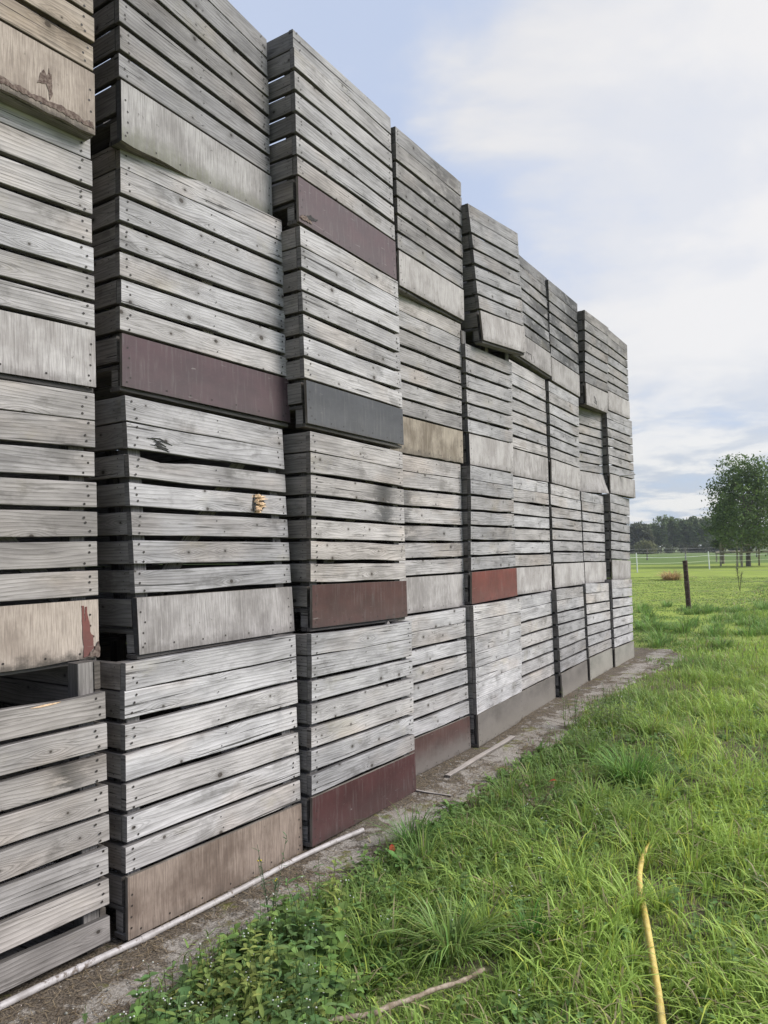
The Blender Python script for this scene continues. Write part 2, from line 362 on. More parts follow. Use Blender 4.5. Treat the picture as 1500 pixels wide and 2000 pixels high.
# ------------------------------------------------------------------ the crates
# column, tier, base corner x y z, yaw, roll, lean, width, height, in-plane racking of the four front corners (TL TR BL BR)
CR8 = [
(1, 1, -0.066, 0.847, 0.053, 0.0813, -0.0037, -0.0044, 1.2, 1.244, 0.0, 0.0, -0.0, 0.0, 0.0, 0.0, 0.0, -0.001),
(1, 2, -0.262, 0.916, 1.273, 0.1301, -0.0063, 0.0081, 1.2, 1.231, 0.0, 0.0, 0.002, 0.007, 0.0, 0.0, -0.001, -0.002),
(1, 3, -0.322, 0.97, 2.526, 0.1289, -0.0096, 0.0078, 1.2, 1.222, 0.0, 0.0, 0.002, 0.001, 0.0, 0.0, -0.001, 0.008),
(1, 4, -0.205, 0.931, 3.72, 0.0896, 0.0052, 0.0009, 1.2, 1.227, 0.0, 0.0, 0.001, -0.001, 0.0, 0.0, -0.0, 0.003),
(2, 1, 0.048, 2.115, 0.019, 0.0406, 0.0086, -0.0089, 1.188, 1.264, 0.008, -0.006, -0.016, 0.014, -0.006, 0.006, 0.012, -0.014),
(2, 2, 0.006, 2.233, 1.277, -0.0309, 0.0007, -0.0478, 1.192, 1.254, 0.001, -0.001, -0.009, 0.003, 0.001, 0.003, 0.005, -0.009),
(2, 3, -0.213, 2.343, 2.585, 0.0786, 0.0018, -0.0102, 1.178, 1.266, 0.013, -0.004, -0.024, 0.013, -0.009, 0.008, 0.016, -0.016),
(2, 4, -0.157, 2.321, 3.827, -0.0669, -0.0289, 0.0207, 1.204, 1.191, 0.009, 0.02, -0.013, -0.035, -0.009, -0.023, 0.012, 0.035),
(3, 1, 0.151, 3.336, 0.029, 0.0112, 0.0177, -0.0031, 1.198, 1.248, 0.01, 0.003, -0.017, -0.002, -0.008, 0.002, 0.014, -0.005),
(3, 2, 0.063, 3.484, 1.274, -0.024, 0.0111, -0.0033, 1.193, 1.245, 0.011, -0.003, -0.02, 0.008, -0.006, 0.008, 0.013, -0.014),
(3, 3, 0.029, 3.508, 2.544, -0.0054, -0.0102, -0.0123, 1.195, 1.25, -0.001, -0.003, -0.004, 0.007, 0.003, 0.004, -0.002, -0.007),
(3, 4, -0.037, 3.546, 3.839, 0.0001, -0.0092, -0.0077, 1.189, 1.229, 0.008, -0.004, -0.012, 0.006, -0.003, 0.007, 0.002, -0.004),
(4, 1, -0.018, 4.56, 0.011, 0.0428, 0.0007, -0.0183, 1.199, 1.246, 0.0, 0.0, -0.005, -0.002, 0.0, 0.0, 0.003, -0.001),
(4, 2, -0.098, 4.695, 1.267, 0.0308, 0.0001, -0.0089, 1.197, 1.265, 0.0, 0.0, -0.008, 0.006, 0.0, 0.0, 0.002, -0.011),
(4, 3, -0.12, 4.722, 2.547, 0.0448, -0.008, 0.0058, 1.197, 1.254, 0.0, 0.0, -0.0, 0.008, 0.0, 0.0, -0.004, -0.007),
(4, 4, -0.033, 4.763, 3.796, -0.009, -0.0334, 0.0121, 1.188, 1.241, 0.007, -0.008, -0.006, 0.016, 0.003, 0.003, -0.013, -0.003),
(5, 1, 0.088, 5.785, 0.018, -0.0266, 0.0064, -0.0134, 1.198, 1.247, -0.012, 0.005, 0.01, 0.0, 0.021, -0.004, -0.023, -0.001),
(5, 2, 0.012, 5.891, 1.272, -0.0443, -0.0093, 0.0012, 1.197, 1.257, 0.028, -0.0, -0.035, 0.011, -0.019, 0.002, 0.026, -0.01),
(5, 3, -0.027, 5.945, 2.536, -0.0309, -0.0349, 0.0078, 1.193, 1.245, -0.013, -0.02, 0.025, 0.033, 0.028, 0.006, -0.035, -0.008),
(5, 4, 0.082, 6.039, 3.68, -0.0036, -0.0924, -0.0375, 1.184, 1.25, -0.028, -0.031, 0.035, 0.035, 0.035, -0.014, -0.035, 0.011),
(6, 1, 0.016, 7.003, -0.009, -0.0268, 0.0036, -0.0226, 1.198, 1.268, 0.0, 0.0, -0.012, 0.006, 0.0, 0.0, -0.007, -0.009),
(6, 2, -0.078, 7.109, 1.277, -0.0021, 0.0009, -0.01, 1.198, 1.262, 0.0, 0.0, -0.02, 0.006, 0.0, 0.0, 0.005, -0.012),
(6, 3, -0.118, 7.163, 2.554, -0.0006, -0.0037, -0.0074, 1.199, 1.239, 0.0, 0.0, -0.013, -0.003, 0.0, 0.0, 0.001, 0.002),
(6, 4, -0.086, 7.248, 3.848, 0.01, 0.0078, -0.0482, 1.2, 1.197, 0.0, 0.0, 0.035, 0.025, 0.0, 0.0, -0.035, -0.025),
(7, 1, 0.054, 8.199, 0.004, -0.0331, 0.0049, -0.0294, 1.198, 1.258, -0.011, 0.016, -0.024, -0.0, 0.027, -0.014, -0.003, -0.006),
(7, 2, -0.052, 8.327, 1.287, 0.0019, 0.0038, -0.0219, 1.199, 1.245, 0.001, 0.01, -0.031, -0.006, 0.007, 0.001, 0.017, -0.004),
(7, 3, -0.087, 8.378, 2.544, -0.0048, 0.0021, -0.0037, 1.199, 1.237, -0.004, -0.001, 0.0, 0.002, 0.013, 0.011, -0.017, -0.006),
(7, 4, -0.087, 8.444, 3.79, -0.0076, -0.0132, -0.0051, 1.197, 1.241, 0.0, -0.01, -0.009, 0.015, 0.014, 0.01, -0.017, -0.008),
(8, 1, 0.031, 9.415, 0.02, -0.007, 0.0087, -0.0244, 1.199, 1.249, -0.011, 0.023, -0.026, -0.013, 0.027, -0.013, 0.002, -0.001),
(8, 2, -0.053, 9.546, 1.274, -0.0211, 0.0039, -0.0154, 1.199, 1.246, -0.012, -0.001, -0.014, 0.01, 0.032, 0.01, -0.017, -0.018),
(8, 3, -0.238, 9.61, 2.546, 0.1019, -0.0029, -0.0075, 1.201, 1.206, 0.0, 0.0, 0.028, 0.001, 0.0, 0.0, -0.014, 0.01),
(8, 4, -0.035, 9.655, 3.72, -0.0054, -0.0289, 0.0218, 1.196, 1.251, 0.001, -0.008, 0.029, 0.032, 0.028, -0.017, -0.035, 0.002),
(9, 1, 0.051, 10.613, 0.001, 0.0039, 0.0132, -0.0146, 1.198, 1.263, -0.011, 0.03, -0.014, -0.002, 0.03, -0.016, -0.017, -0.017),
(9, 2, -0.001, 10.749, 1.283, -0.0054, 0.0098, -0.0027, 1.199, 1.259, 0.001, 0.017, -0.012, 0.008, 0.019, 0.004, -0.02, -0.026),
(9, 3, -0.022, 10.814, 2.559, 0.0716, -0.0016, -0.0182, 1.2, 1.243, -0.014, 0.002, -0.018, 0.003, 0.012, 0.012, 0.017, -0.007),
(9, 4, -0.046, 10.875, 3.819, 0.0288, -0.0107, -0.0073, 1.199, 1.236, 0.0, 0.0, -0.025, -0.008, 0.0, 0.0, 0.005, 0.018),
]
CD = 1.6
# look of each crate: base panel, tone, warmth, brace (-1 / 0 / 1), options
LOOK = {
 (1,4): ('beige', .80, .75, 0, {'label': "open slatted crate top left with beige panel and brown peeled patch"}),
 (1,3): ('light', 1.00, .10, 0, {'label': "slatted crate at left edge above eye level with pale speckled panel"}),
 (1,2): ('beige', .92, .22, 1, {'label': "slatted crate at left edge with beige panel and strip of old red film"}),
 (1,1): (None, .88, .30, 1, {'label': "ground crate at lower left with its top board missing", 'missing': (0,)}),
 (2,4): ('moss', .58, .0, 0, {'label': "dark slatted crate high up with mossy pale panel and black edge", 'edge': 'black'}),
 (2,3): ('purple', 1.02, .0, 0, {'label': "slatted crate with wide purple brown base panel"}),
 (2,2): ('grey', .90, .0, -1, {'label': "slatted crate with a freshly splintered board and grey plywood panel", 'edge': 'black', 'gap': .006}),
 (2,1): ('brown', 1.12, .05, 1, {'label': "ground crate with brown plywood base beside the white pipe"}),
 (3,4): ('purple', .88, .0, 0, {'label': "topmost crate of third stack with purple brown panel broken at corner"}),
 (3,3): ('slate', .97, .06, 0, {'label': "slatted crate with dark grey base panel"}),
 (3,2): ('choc', .98, .20, -1, {'label': "yellowish stained crate with chocolate brown base panel"}),
 (3,1): ('maroon', .98, .0, -1, {'label': "ground crate with dark maroon base panel at end of white pipe"}),
 (4,4): ('light', .66, .05, 0, {'label': "topmost crate of fourth stack with pale base panel and dark underside"}),
 (4,3): ('tan', .84, .15, 0, {'label': "slatted crate with brown streaked plywood panel in fourth stack"}),
 (4,2): ('grey', 1.0, .12, 1, {'label': "slatted crate with black stained board ends above weathered grey panel"}),
 (4,1): ('dusty', 1.08, .02, 1, {'label': "ground crate with dusty brown base panel behind the loose lath"}),
 (5,4): ('light', .70, .02, 0, {'label': "crooked topmost crate jutting out with skewed pale panel"}),
 (5,3): ('light', .86, .05, 0, {'label': "crate under the crooked one with its top board missing", 'missing': (0,), 'edge': 'black'}),
 (5,2): ('red', .80, .0, 0, {'label': "bluish grey crate with brick red base panel"}),
 (5,1): ('ash', 1.15, .0, 0, {'label': "ground crate with close boards without gaps and chipped panel corner", 'tight': True}),
 (6,4): ('grey', .62, .0, 0, {'label': "topmost crate with black scribbled mark on weathered panel"}),
 (6,3): ('grey', .88, .06, 0, {'label': "third-tier slatted crate right below the crate with the black scribble"}),
 (6,2): ('light', .98, .06, 0, {'label': "pale slatted crate right of the one with brick red panel"}),
 (6,1): ('ash', 1.08, .03, 0, {'label': "ground crate with grey panel right of the gapless crate"}),
 (7,4): ('light', .58, .0, 0, {'label': "topmost crate with blackened boards and clean pale panel"}),
 (7,3): ('light', .88, .04, 0, {'label': "third-tier slatted crate right below the blackened topmost crate"}),
 (7,2): ('light', .92, .14, 0, {'label': "second-tier slatted crate of seventh stack with yellowish streaked panel"}),
 (7,1): ('ash', .80, .0, 0, {'label': "ground crate with bluish dark boards and grey brown panel"}),
 (8,4): ('grey', .62, .10, 0, {'label': "topmost crate with small hole mark in crooked panel", 'panel_cut': True}),
 (8,3): ('grey', .78, .0, 0, {'label': "set-back crate whose panel peels out at its lower corner", 'peel': True}),
 (8,2): ('light', .88, .02, 0, {'label': "second-tier slatted crate right below the peeling panel"}),
 (8,1): ('sand', 1.02, .06, 0, {'label': "ground crate with sandy base panel, second from far end"}),
 (9,4): ('light', .68, .08, 0, {'label': "topmost crate at the far end of the row"}),
 (9,3): ('light', .76, .0, 0, {'label': "far end crate with overhanging panel and small stick in slat gap"}),
 (9,2): ('light', .74, .0, 0, {'label': "second-tier crate at the far end beside the field"}),
 (9,1): ('sand', 1.06, .03, 0, {'label': "ground crate at the far end nearest the fence post"}),
}
GROUP = 'wooden box crates stacked four high in a row'
NEAR = {}
def crate(row):
    c, t = row[0], row[1]
    o = np.array(row[2:5]); yaw, roll, lean, Wd, H = row[5:10]; corr = np.array(row[10:18]).reshape(4, 2)
    panel, tone, warm, brace, opt = LOOK[(c, t)]
    a = np.array([math.sin(yaw), math.cos(yaw), 0.0]); nn = np.array([math.cos(yaw), -math.sin(yaw), 0.0]); k = np.array([0, 0, 1.0])
    k2 = k*math.cos(lean)+nn*math.sin(lean)
    k3 = k2*math.cos(roll)+a*math.sin(roll); a3 = a*math.cos(roll)-k2*math.sin(roll)
    back = np.array([-1.0, 0.02*yaw, 0.0])
    def fn(V):
        A, Dp, K = V[:, 0], V[:, 1], V[:, 2]; s = np.clip(A/Wd, 0, 1)[:, None]; q = np.clip(K/H, -.02, 1.02)[:, None]
        off = corr[0]*(1-s)*q + corr[1]*s*q + corr[2]*(1-s)*(1-q) + corr[3]*s*(1-q)
        return o + (A[:, None]+off[:, :1])*a3 + (K[:, None]+off[:, 1:])*k3 + Dp[:, None]*back
    root = empty('slatted_crate', tuple(fn(np.array([[Wd/2, CD/2, 0.0]]))[0]))
    tag(root, opt['label'], 'crate', GROUP)
    NEAR[(c, t)] = (fn, root)
    det = c <= 5
    T = .034
    nrow = 7; base_h = .285
    if (c, t) == (1, 1): base_h = .145; nrow = 8
    top = H
    zone = top-base_h; pitch = zone/nrow
    gap = opt.get('gap', 0)+.021
    if opt.get('tight'): gap = .003
    def rows():
        out = []
        for i in range(nrow):
            k1 = top - i*pitch; k0 = k1-(pitch-gap)
            if i == 0: k0 = k1-(pitch-.006)
            out.append((k0, k1, i))
        # close the first two boards up
        if opt.get('tight') is None:
            k0, k1, i = out[0]; out[0] = (k1-(pitch-gap*.5)+.002, k1, 0)
            k0, k1, i = out[1]; out[1] = (k0, out[0][0]-.004, 1)
        return out
    def wt(x=1.0): return max(.3, tone*x*random.uniform(.86, 1.13))
    def dirt_fn(i):
        ph = random.uniform(0, 6)
        if (c, t) == (4, 2) and i in (2, 3, 4): return lambda q: max(0, 1-q/.55)
        if (c, t) == (3, 2) and i in (2, 3): return lambda q: max(0, 1-abs(q-.75)/.22)
        if (c, t) in ((7, 4), (6, 4)): return lambda q: .55+.35*math.sin(q*5+ph)
        if (c, t) in ((4, 4), (9, 4), (8, 4)) and i < 4: return lambda q: .3*(1+math.sin(q*6+ph))
        if (c, t) == (1, 1) and i == 3: return lambda q: max(0, 1-abs(q-.85)/.12)
        return lambda q: max(0, .35*math.sin(q*4+ph)*math.sin(q*9+ph*2))
    fr = MB(); miss = opt.get('missing', ())
    for k0, k1, i in rows():
        if i in miss: continue
        dz = random.uniform(-.002, .002); e0 = random.uniform(-.002, .006); e1 = random.uniform(-.003, .008)
        tn = wt(); wm = max(0, warm+random.uniform(-.12, .14))
        if (c, t) == (4, 2) and i in (2, 3, 4): tn *= .92
        cut = None
        if (c, t) == (1, 1) and i == 1: cut = lambda q: .012*max(0, math.sin(q*9))*(q > .4)
        if (c, t) == (2, 2) and i == 2: cut = lambda q: .018*math.exp(-((q-.18)/.1)**2) + .004
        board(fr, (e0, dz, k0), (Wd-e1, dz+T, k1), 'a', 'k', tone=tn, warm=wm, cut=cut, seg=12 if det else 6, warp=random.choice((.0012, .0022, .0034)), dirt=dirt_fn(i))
        nn_ = 3 if det else 2
        for side in (0, 1):
            for j in range(nn_):
                aa = .03+random.uniform(0, .035); aa = aa if side == 0 else Wd-aa
                kk = k0+(k1-k0)*((j+.5)/nn_+random.uniform(-.09, .09))
                nail(fr, aa, kk, dz-.0024, .0060)
        if det and random.random() < .7:
            for j in range(2): nail(fr, Wd*.5+random.uniform(-.03, .03), k0+(k1-k0)*(j+.5)/2, dz-.0024, .0042)
    fr.build('front_slats', [WOOD, NAIL], root, fn)
    # base zone
    if panel:
        pb = MB(); sd_ = random.random(); pt = {'light': .93, 'moss': .98}.get(panel, 1.0)
        if panel in ('light', 'grey', 'tan', 'moss', 'beige'): pt *= (.55+.45*tone)*random.uniform(.92, 1.06)
        kb, kt = (.022 if (c, t) in ((2, 2), (2, 3), (3, 2), (3, 3), (4, 4), (1, 2), (1, 3), (5, 4), (6, 4)) else .004), base_h+gap*.2; d0 = -.006
        n_ = 16; V = []; U = []
        for i in range(n_+1):
            q = i/n_
            for (kk, dd) in ((kb, 0), ((kb+kt)/2, .5), (kt, 1)):
                out_ = d0
                if opt.get('peel'): out_ -= .10*max(0, q-.1)**1.5*(1-dd)**1.3
                jag = 0
                if panel in ('beige', 'moss', 'tan') and dd == 0: jag = random.uniform(-.006, .004)
                if (c, t) == (5, 1) and dd == 0 and q > .85: jag = .03*(q-.85)/.15
                a_ = .004+(Wd-.008)*q
                if opt.get('panel_cut') and q == 0: a_ += .05*(1-dd)*0+.035*(1-dd)
                V.append((a_, out_, kk+jag)); U.append((a_, kk-kb))
        Fc = []
        for i in range(n_):
            for j in range(2): b = i*3+j; Fc.append((b, b+3, b+4, b+1))
        pb.add(V, Fc, U, (sd_, pt, 0, 0), 0)
        # returns of the sheet: thickness all round
        tk = .018; m_ = 2 if opt.get('edge') == 'black' else 1
        if (c, t) in ((2, 4), (2, 2), (5, 3)): tk = .036
        bk = [(p[0], p[1]+tk, p[2]) for p in V]
        pb.add(bk, [tuple(reversed(fc)) for fc in Fc], U, (sd_, pt, 0, 0), 1)
        def strip(ids, mt):
            vs = [V[i] for i in ids]+[bk[i] for i in ids]; m2 = len(ids)
            pb.add(vs, [(i, i+1, m2+i+1, m2+i) for i in range(m2-1)], [(p[0]+p[2], p[1]) for p in vs], (sd_, .8 if mt == 1 else 1, 0, 0), mt)
        strip([0, 1, 2], m_); strip([n_*3+2, n_*3+1, n_*3], m_); strip([i*3 for i in range(n_, -1, -1)], 1); strip([i*3+2 for i in range(n_+1)], 1)
        for i in range(7 if det else 5):
            nail(pb, .06+(Wd-.12)*(i+random.uniform(-.2, .2))/(6 if det else 4), kb+.03+random.uniform(-.006, .006), d0-.0012, .0055, 3)
        for side in (0, 1):
            for j in range(4): nail(pb, (.02+random.uniform(0, .03)) if side == 0 else Wd-(.02+random.uniform(0, .03)), kb+.05+j*.05, d0-.0012, .0055, 3)
        po = pb.build('base_panel', [PLY[panel], EDGE, BLACKP, NAIL], root, fn)
    else:
        kb_ = MB(); board(kb_, (0, .012, .0), (Wd, .012+T, .115), 'a', 'k', tone=.62, warm=.3, warp=.004)
        po = kb_.build('base_board', [WOOD, NAIL], root, fn)
    # sides
    for s in (0, 1):
        sb = MB()
        a0, a1 = (.002, .002+.028) if s == 0 else (Wd-.030, Wd-.002)
        for k0, k1, i in rows():
            if i in miss and i != 0: continue
            if (c, t) == (1, 1) and i == 0 and s == 1: pass
            board(sb, (a0, T+.001, k0+.001), (a1, CD-T, k1-.001), 'd', 'k', tone=wt(.62), warm=warm*.5+.25, warp=.001, seg=3)  # side boards browner with weather, and toned down to deepen their shade
            if det and s == 0:
                for j in range(3):
                    V0 = T+.03+random.uniform(0, .03); kk = k0+(k1-k0)*((j+.5)/3)
                    r0 = .0032; V = [(a0-.0022, V0+r0*math.cos(x*1.047), kk+r0*math.sin(x*1.047)) for x in range(6)]
                    sb.add(V, [(5, 4, 3, 2, 1, 0)], None, (0, 1, 0, 0), 1)
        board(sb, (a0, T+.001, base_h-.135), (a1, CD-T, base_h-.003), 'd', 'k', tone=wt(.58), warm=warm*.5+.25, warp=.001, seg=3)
        sb.build('side_slats', [WOOD, NAIL], root, fn)
    # back: top-tier crates gappy, lower ones closed against light; tone lowered to paint the inside dark
    bb = MB()
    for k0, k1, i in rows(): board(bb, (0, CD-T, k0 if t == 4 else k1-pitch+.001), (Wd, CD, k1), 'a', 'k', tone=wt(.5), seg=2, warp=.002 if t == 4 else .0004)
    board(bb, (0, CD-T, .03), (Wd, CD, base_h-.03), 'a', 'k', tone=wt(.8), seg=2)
    bb.build('back_slats', [WOOD, NAIL], root, fn)
    # posts, tone lowered to paint in the shade inside the crate
    for (pa, pd) in ((.032, T+.002), (Wd-.032-.075, T+.002), (.032, CD-T-.077), (Wd-.032-.075, CD-T-.077)):
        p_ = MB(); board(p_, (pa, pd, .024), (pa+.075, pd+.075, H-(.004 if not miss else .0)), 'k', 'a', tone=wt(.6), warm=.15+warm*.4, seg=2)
        p_.build('corner_post', [WOOD, NAIL], root, fn)
    mp = MB(); board(mp, (Wd/2-.04, T+.002, .15), (Wd/2+.04, T+.05, H-.03), 'k', 'a', tone=wt(.75), warm=.2, seg=2)
    if brace == 0 and t >= 3: mp.build('middle_post', [WOOD, NAIL], root, fn)
    # diagonal brace behind the slats
    if brace:
        b_ = MB(); n0 = len(b_.v); L_ = 1.25
        board(b_, (-L_/2, 0, -.045), (L_/2, .022, .045), 'a', 'k', tone=wt(.9), warm=.3, seg=2)
        ang = math.radians(-47*brace); ca, sa = math.cos(ang), math.sin(ang)
        cx_ = Wd*.56; cz_ = base_h+(H-base_h)*.5
        b_.v = [(cx_+p[0]*ca-p[2]*sa, p[1]+T+.082, cz_+p[0]*sa+p[2]*ca) for p in b_.v]
        b_.build('diagonal_brace', [WOOD, NAIL], root, fn)
    # floor, bottom deck and runners
    fl = MB()
    for i in range(6):
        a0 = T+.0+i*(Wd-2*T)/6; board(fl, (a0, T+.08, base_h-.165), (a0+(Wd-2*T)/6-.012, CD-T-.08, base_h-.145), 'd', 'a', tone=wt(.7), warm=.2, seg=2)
    fl.build('floor_boards', [WOOD, NAIL], root, fn)
    ru = MB()
    ru_d = [(.0, .09), (CD/2-.045, CD/2+.045), (CD-.09, CD)]
    if panel:
        board(ru, (.004, .0135, .0), (Wd-.004, .09, .021), 'a', 'd', tone=wt(.66), warm=.25, seg=6, warp=.003)
        ru.build('bottom_board', [WOOD, NAIL], root, fn)
        for q in ru_d[1:]:
            ru = MB(); board(ru, (.01, q[0], .0), (Wd-.01, q[1], .022), 'a', 'd', tone=wt(.7), warm=.2, seg=2); ru.build('bottom_board', [WOOD, NAIL], root, fn)
    for s in (0, 1, 2):
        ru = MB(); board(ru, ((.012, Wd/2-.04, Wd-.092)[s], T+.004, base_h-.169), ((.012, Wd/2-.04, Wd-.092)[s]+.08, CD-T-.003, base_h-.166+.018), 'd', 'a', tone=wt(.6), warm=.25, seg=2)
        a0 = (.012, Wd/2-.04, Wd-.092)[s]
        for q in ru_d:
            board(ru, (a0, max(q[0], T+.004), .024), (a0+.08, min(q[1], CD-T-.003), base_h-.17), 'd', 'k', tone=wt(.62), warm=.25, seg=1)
        board(ru, (a0-.008*(s == 0), T+.002, .0 if not panel else -.0), (a0+.08, CD-.1, .021), 'd', 'a', tone=wt(.6), warm=.25, seg=2) if not panel else None
        ru.build('pallet_runner', [WOOD, NAIL], root, fn)
    return fn, root, po
def decal(name, pts, mat, fn, parent, d=-.0085, jag=0.0, label=None):
    q = []
    for i in range(len(pts)):
        a_, b_ = pts[i], pts[(i+1) % len(pts)]; m_ = max(1, int(math.hypot(a_[0]-b_[0], a_[1]-b_[1])/.009))
        for j in range(m_): q.append((a_[0]+(b_[0]-a_[0])*j/m_, a_[1]+(b_[1]-a_[1])*j/m_))
    jg = max(jag, .0022)
    mb = MB(); V = [(p[0]+random.uniform(-jg, jg)*.5, d, p[1]+random.uniform(-jg, jg)*1.8) for p in q]; n = len(V)
    V2 = [(p[0], d+.0022, p[2]) for p in V]
    mb.add(V, [tuple(range(n))], [(p[0], p[2]) for p in V], (.4, 1, 0, 0)); mb.add(V2, [tuple(range(n))[::-1]], [(p[0], p[2]) for p in V], (.4, 1, 0, 0))
    mb.add(V+V2, [(i, (i+1) % n, n+(i+1) % n, n+i) for i in range(n)], [(p[0], p[2]) for p in V+V2], (.4, 1, 0, 0))
    o = mb.build(name, mat, parent, fn)
    if label: o['label'] = label
    return o
PO = {}
for row in CR8:
    fn, root, po = crate(row); PO[(row[0], row[1])] = (fn, root, po)
# peeled brown patch on the top left crate
fn, root, po = PO[(1, 4)]
def child_decal(*a, **k):
    return decal(*a, **k)
child_decal('peeled_patch', [(.955+(p[0]-.955)*.62, .13+(p[1]-.12)*.75) for p in [(.905, .095), (.92, .12), (.93, .16), (.955, .19), (.975, .165), (.985, .185), (.99, .21), (1.0, .18), (1.012, .19), (1.015, .06), (.995, .03), (.985, .08), (.97, .11), (.94, .10)]], ROT, fn, root, label='brown patch where the veneer peeled off')
low = [(.1, .03)]
for i in range(28): low.append((.1+i*.04, .042+random.uniform(0, .022)))
low.append((1.19, .03)); child_decal('rotten_edge', low, ROT, fn, root)
# strip of red film on the second crate of column one
fn, root, po = PO[(1, 2)]
child_decal('red_film_strip', [(1.2-(1.2-p[0])*.45-.008, p[1]) for p in [(1.03, .262), (1.055, .262), (1.056, .19), (1.064, .19), (1.066, .262), (1.085, .262), (1.09, .22), (1.11, .19), (1.115, .15), (1.13, .13), (1.145, .125), (1.15, .07), (1.12, .05), (1.10, .035), (1.04, .03), (1.045, .08), (1.035, .12)]], REDREM, fn, root, label='jagged remnant of old red film')
child_decal('rotten_corner', [(1.2-(1.2-p[0])*.5, p[1]) for p in [(1.06, .028), (1.10, .05), (1.125, .062), (1.15, .075), (1.185, .10), (1.196, .06), (1.19, .03)]], ROT, fn, root, d=-.0125, jag=.003)
# splintered board
fn, root, po = PO[(2, 2)]
KC = (lambda H_: H_-3*(H_-.285)/7-.055)([r for r in CR8 if r[0] == 2 and r[1] == 2][0][9])
child_decal('split_hole_shade', [(x_, y_+KC) for x_, y_ in ((.876, .0), (.888, .052), (.93, .056), (.958, .048), (.968, .02), (.99, -.004), (.962, -.03), (.93, -.052), (.882, -.048))], INK, fn, root, d=-.0052, jag=.004)  # dark decal painted in for the shaded depth of the split
sp = MB()
H22 = [r for r in CR8 if r[0] == 2 and r[1] == 2][0][9]; pit = (H22-.285)/7; kc = H22-3*pit-.055
for i in range(26):
    kk = kc+.046-.098*(i/25); a0 = .885+random.uniform(-.012, .016)+(.012 if i % 7 > 3 else 0); ln = random.uniform(.05, .10)*(.8+.4*math.sin(i*.5)); hh = random.uniform(.003, .007); dd = -random.uniform(.004, .022)
    a1 = a0+ln; tip = random.uniform(-.006, .006)
    V = [(a0, .002, kk), (a0, .002, kk+hh), (a1, dd, kk+hh/2+tip), (a0+ln*.45, dd*1.3, kk-hh*.6), (a0+ln*.5, dd*1.3, kk+hh*1.5)]
    sp.add(V, [(0, 3, 4, 1), (3, 2, 4), (0, 2, 3), (1, 4, 2), (0, 1, 2)], None, (random.random(), 1, 0, 0))
s_ = sp.build('splintered_wood', FRESH, root, fn); s_['label'] = 'pale fresh splinters of a broken board'
# dark rotten crack in the board above
ck = MB()
for i in range(9):
    a0 = .10+random.uniform(0, .08); kk = H22-pit*1.45+(i-4)*.006-.006; ln = random.uniform(.05, .12)
    V = [(a0, -.0045, kk), (a0+ln*.5, -.0045, kk+.003), (a0+ln, -.0045, kk-.012), (a0+ln*.5, -.0045, kk-.003)]
    V2 = [(p[0], 0, p[2]) for p in V]
    ck.add(V+V2, [(3, 2, 1, 0), (0, 1, 5, 4), (1, 2, 6, 5), (2, 3, 7, 6), (3, 0, 4, 7)])
ck.build('rotten_crack', INK, root, fn)
# fresh chip on the broken crate below, left
fn, root, po = PO[(1, 1)]
H11 = CR8[0][9] if False else [r for r in CR8 if r[0] == 1 and r[1] == 1][0][9]; p11 = (H11-.145)/8
cp = MB(); k1_ = H11-p11-.006
cp.add([(.86, -.004, k1_-.003), (.90, -.0045, k1_-.006), (.96, -.0045, k1_-.004), (.99, -.004, k1_+.001), (.93, -.004, k1_+.002), (.86, .008, k1_+.001), (.99, .008, k1_+.002)], [(0, 1, 2, 3, 4), (0, 4, 5), (4, 3, 6), (4, 6, 5)])
cp.build('fresh_chip', FRESH, root, fn)
# broken corner of the purple panel
fn, root, po = PO[(3, 4)]
child_decal('torn_hole_shade', [(.02, .04), (.05, .055), (.09, .07), (.13, .085), (.17, .075), (.20, .085), (.17, .062), (.11, .05), (.06, .03)], INK, fn, root, jag=.003)  # dark decal stands in for the shade within the torn corner
child_decal('torn_edge', [(.0, .028), (.03, .05), (.07, .058), (.10, .045), (.14, .035), (.08, .026)], ROT, fn, root, d=-.0115, jag=.003)
# black scribble and hole mark
def strokes(name, segs, fn, root, w=.007, d=-.0078):
    mb = MB()
    for (x0, y0, x1, y1) in segs:
        L = math.hypot(x1-x0, y1-y0); nx, ny = -(y1-y0)/L*w/2, (x1-x0)/L*w/2
        V = [(x0-nx, d, y0-ny), (x1-nx, d, y1-ny), (x1+nx, d, y1+ny), (x0+nx, d, y0+ny)]; V += [(p[0], d+.0015, p[2]) for p in V]
        mb.add(V, [(0, 1, 2, 3), (0, 4, 5, 1), (1, 5, 6, 2), (2, 6, 7, 3), (3, 7, 4, 0)])
    return mb.build(name, INK, root, fn)
fn, root, po = PO[(6, 4)]
strokes('black_scribble', [(.10, .115, .14, .085), (.14, .085, .15, .10), (.22, .11, .30, .12), (.30, .12, .42, .115), (.42, .115, .52, .12), (.52, .12, .53, .06), (.30, .118, .305, .10), (.38, .115, .384, .098), (.44, .115, .445, .095), (.60, .12, .61, .05)], fn, root)
fn, root, po = PO[(8, 4)]
strokes('hole_mark', [(.42, .16, .42, .08), (.42, .16, .50, .13), (.50, .13, .56, .08), (.42, .08, .56, .06), (.45, .14, .53, .07), (.56, .06, .56, .11), (.47, .15, .47, .07)], fn, root, .008)
# black stains on the board ends of the second crate in column four
fn, root, po = PO[(4, 2)]
fn, root, po = PO[(3, 2)]
# small stick caught in the far end crate
fn, root, po = PO[(9, 3)]
st = MB(); P = fn(np.array([[.42, .0, .30], [.70, -.16, .33]])); tube(st, [P[0], P[1]], .011, 6)
o = st.build('stick', WOOD); tag(o, 'short grey stick poking out of the slats of the far end crate', 'stick')
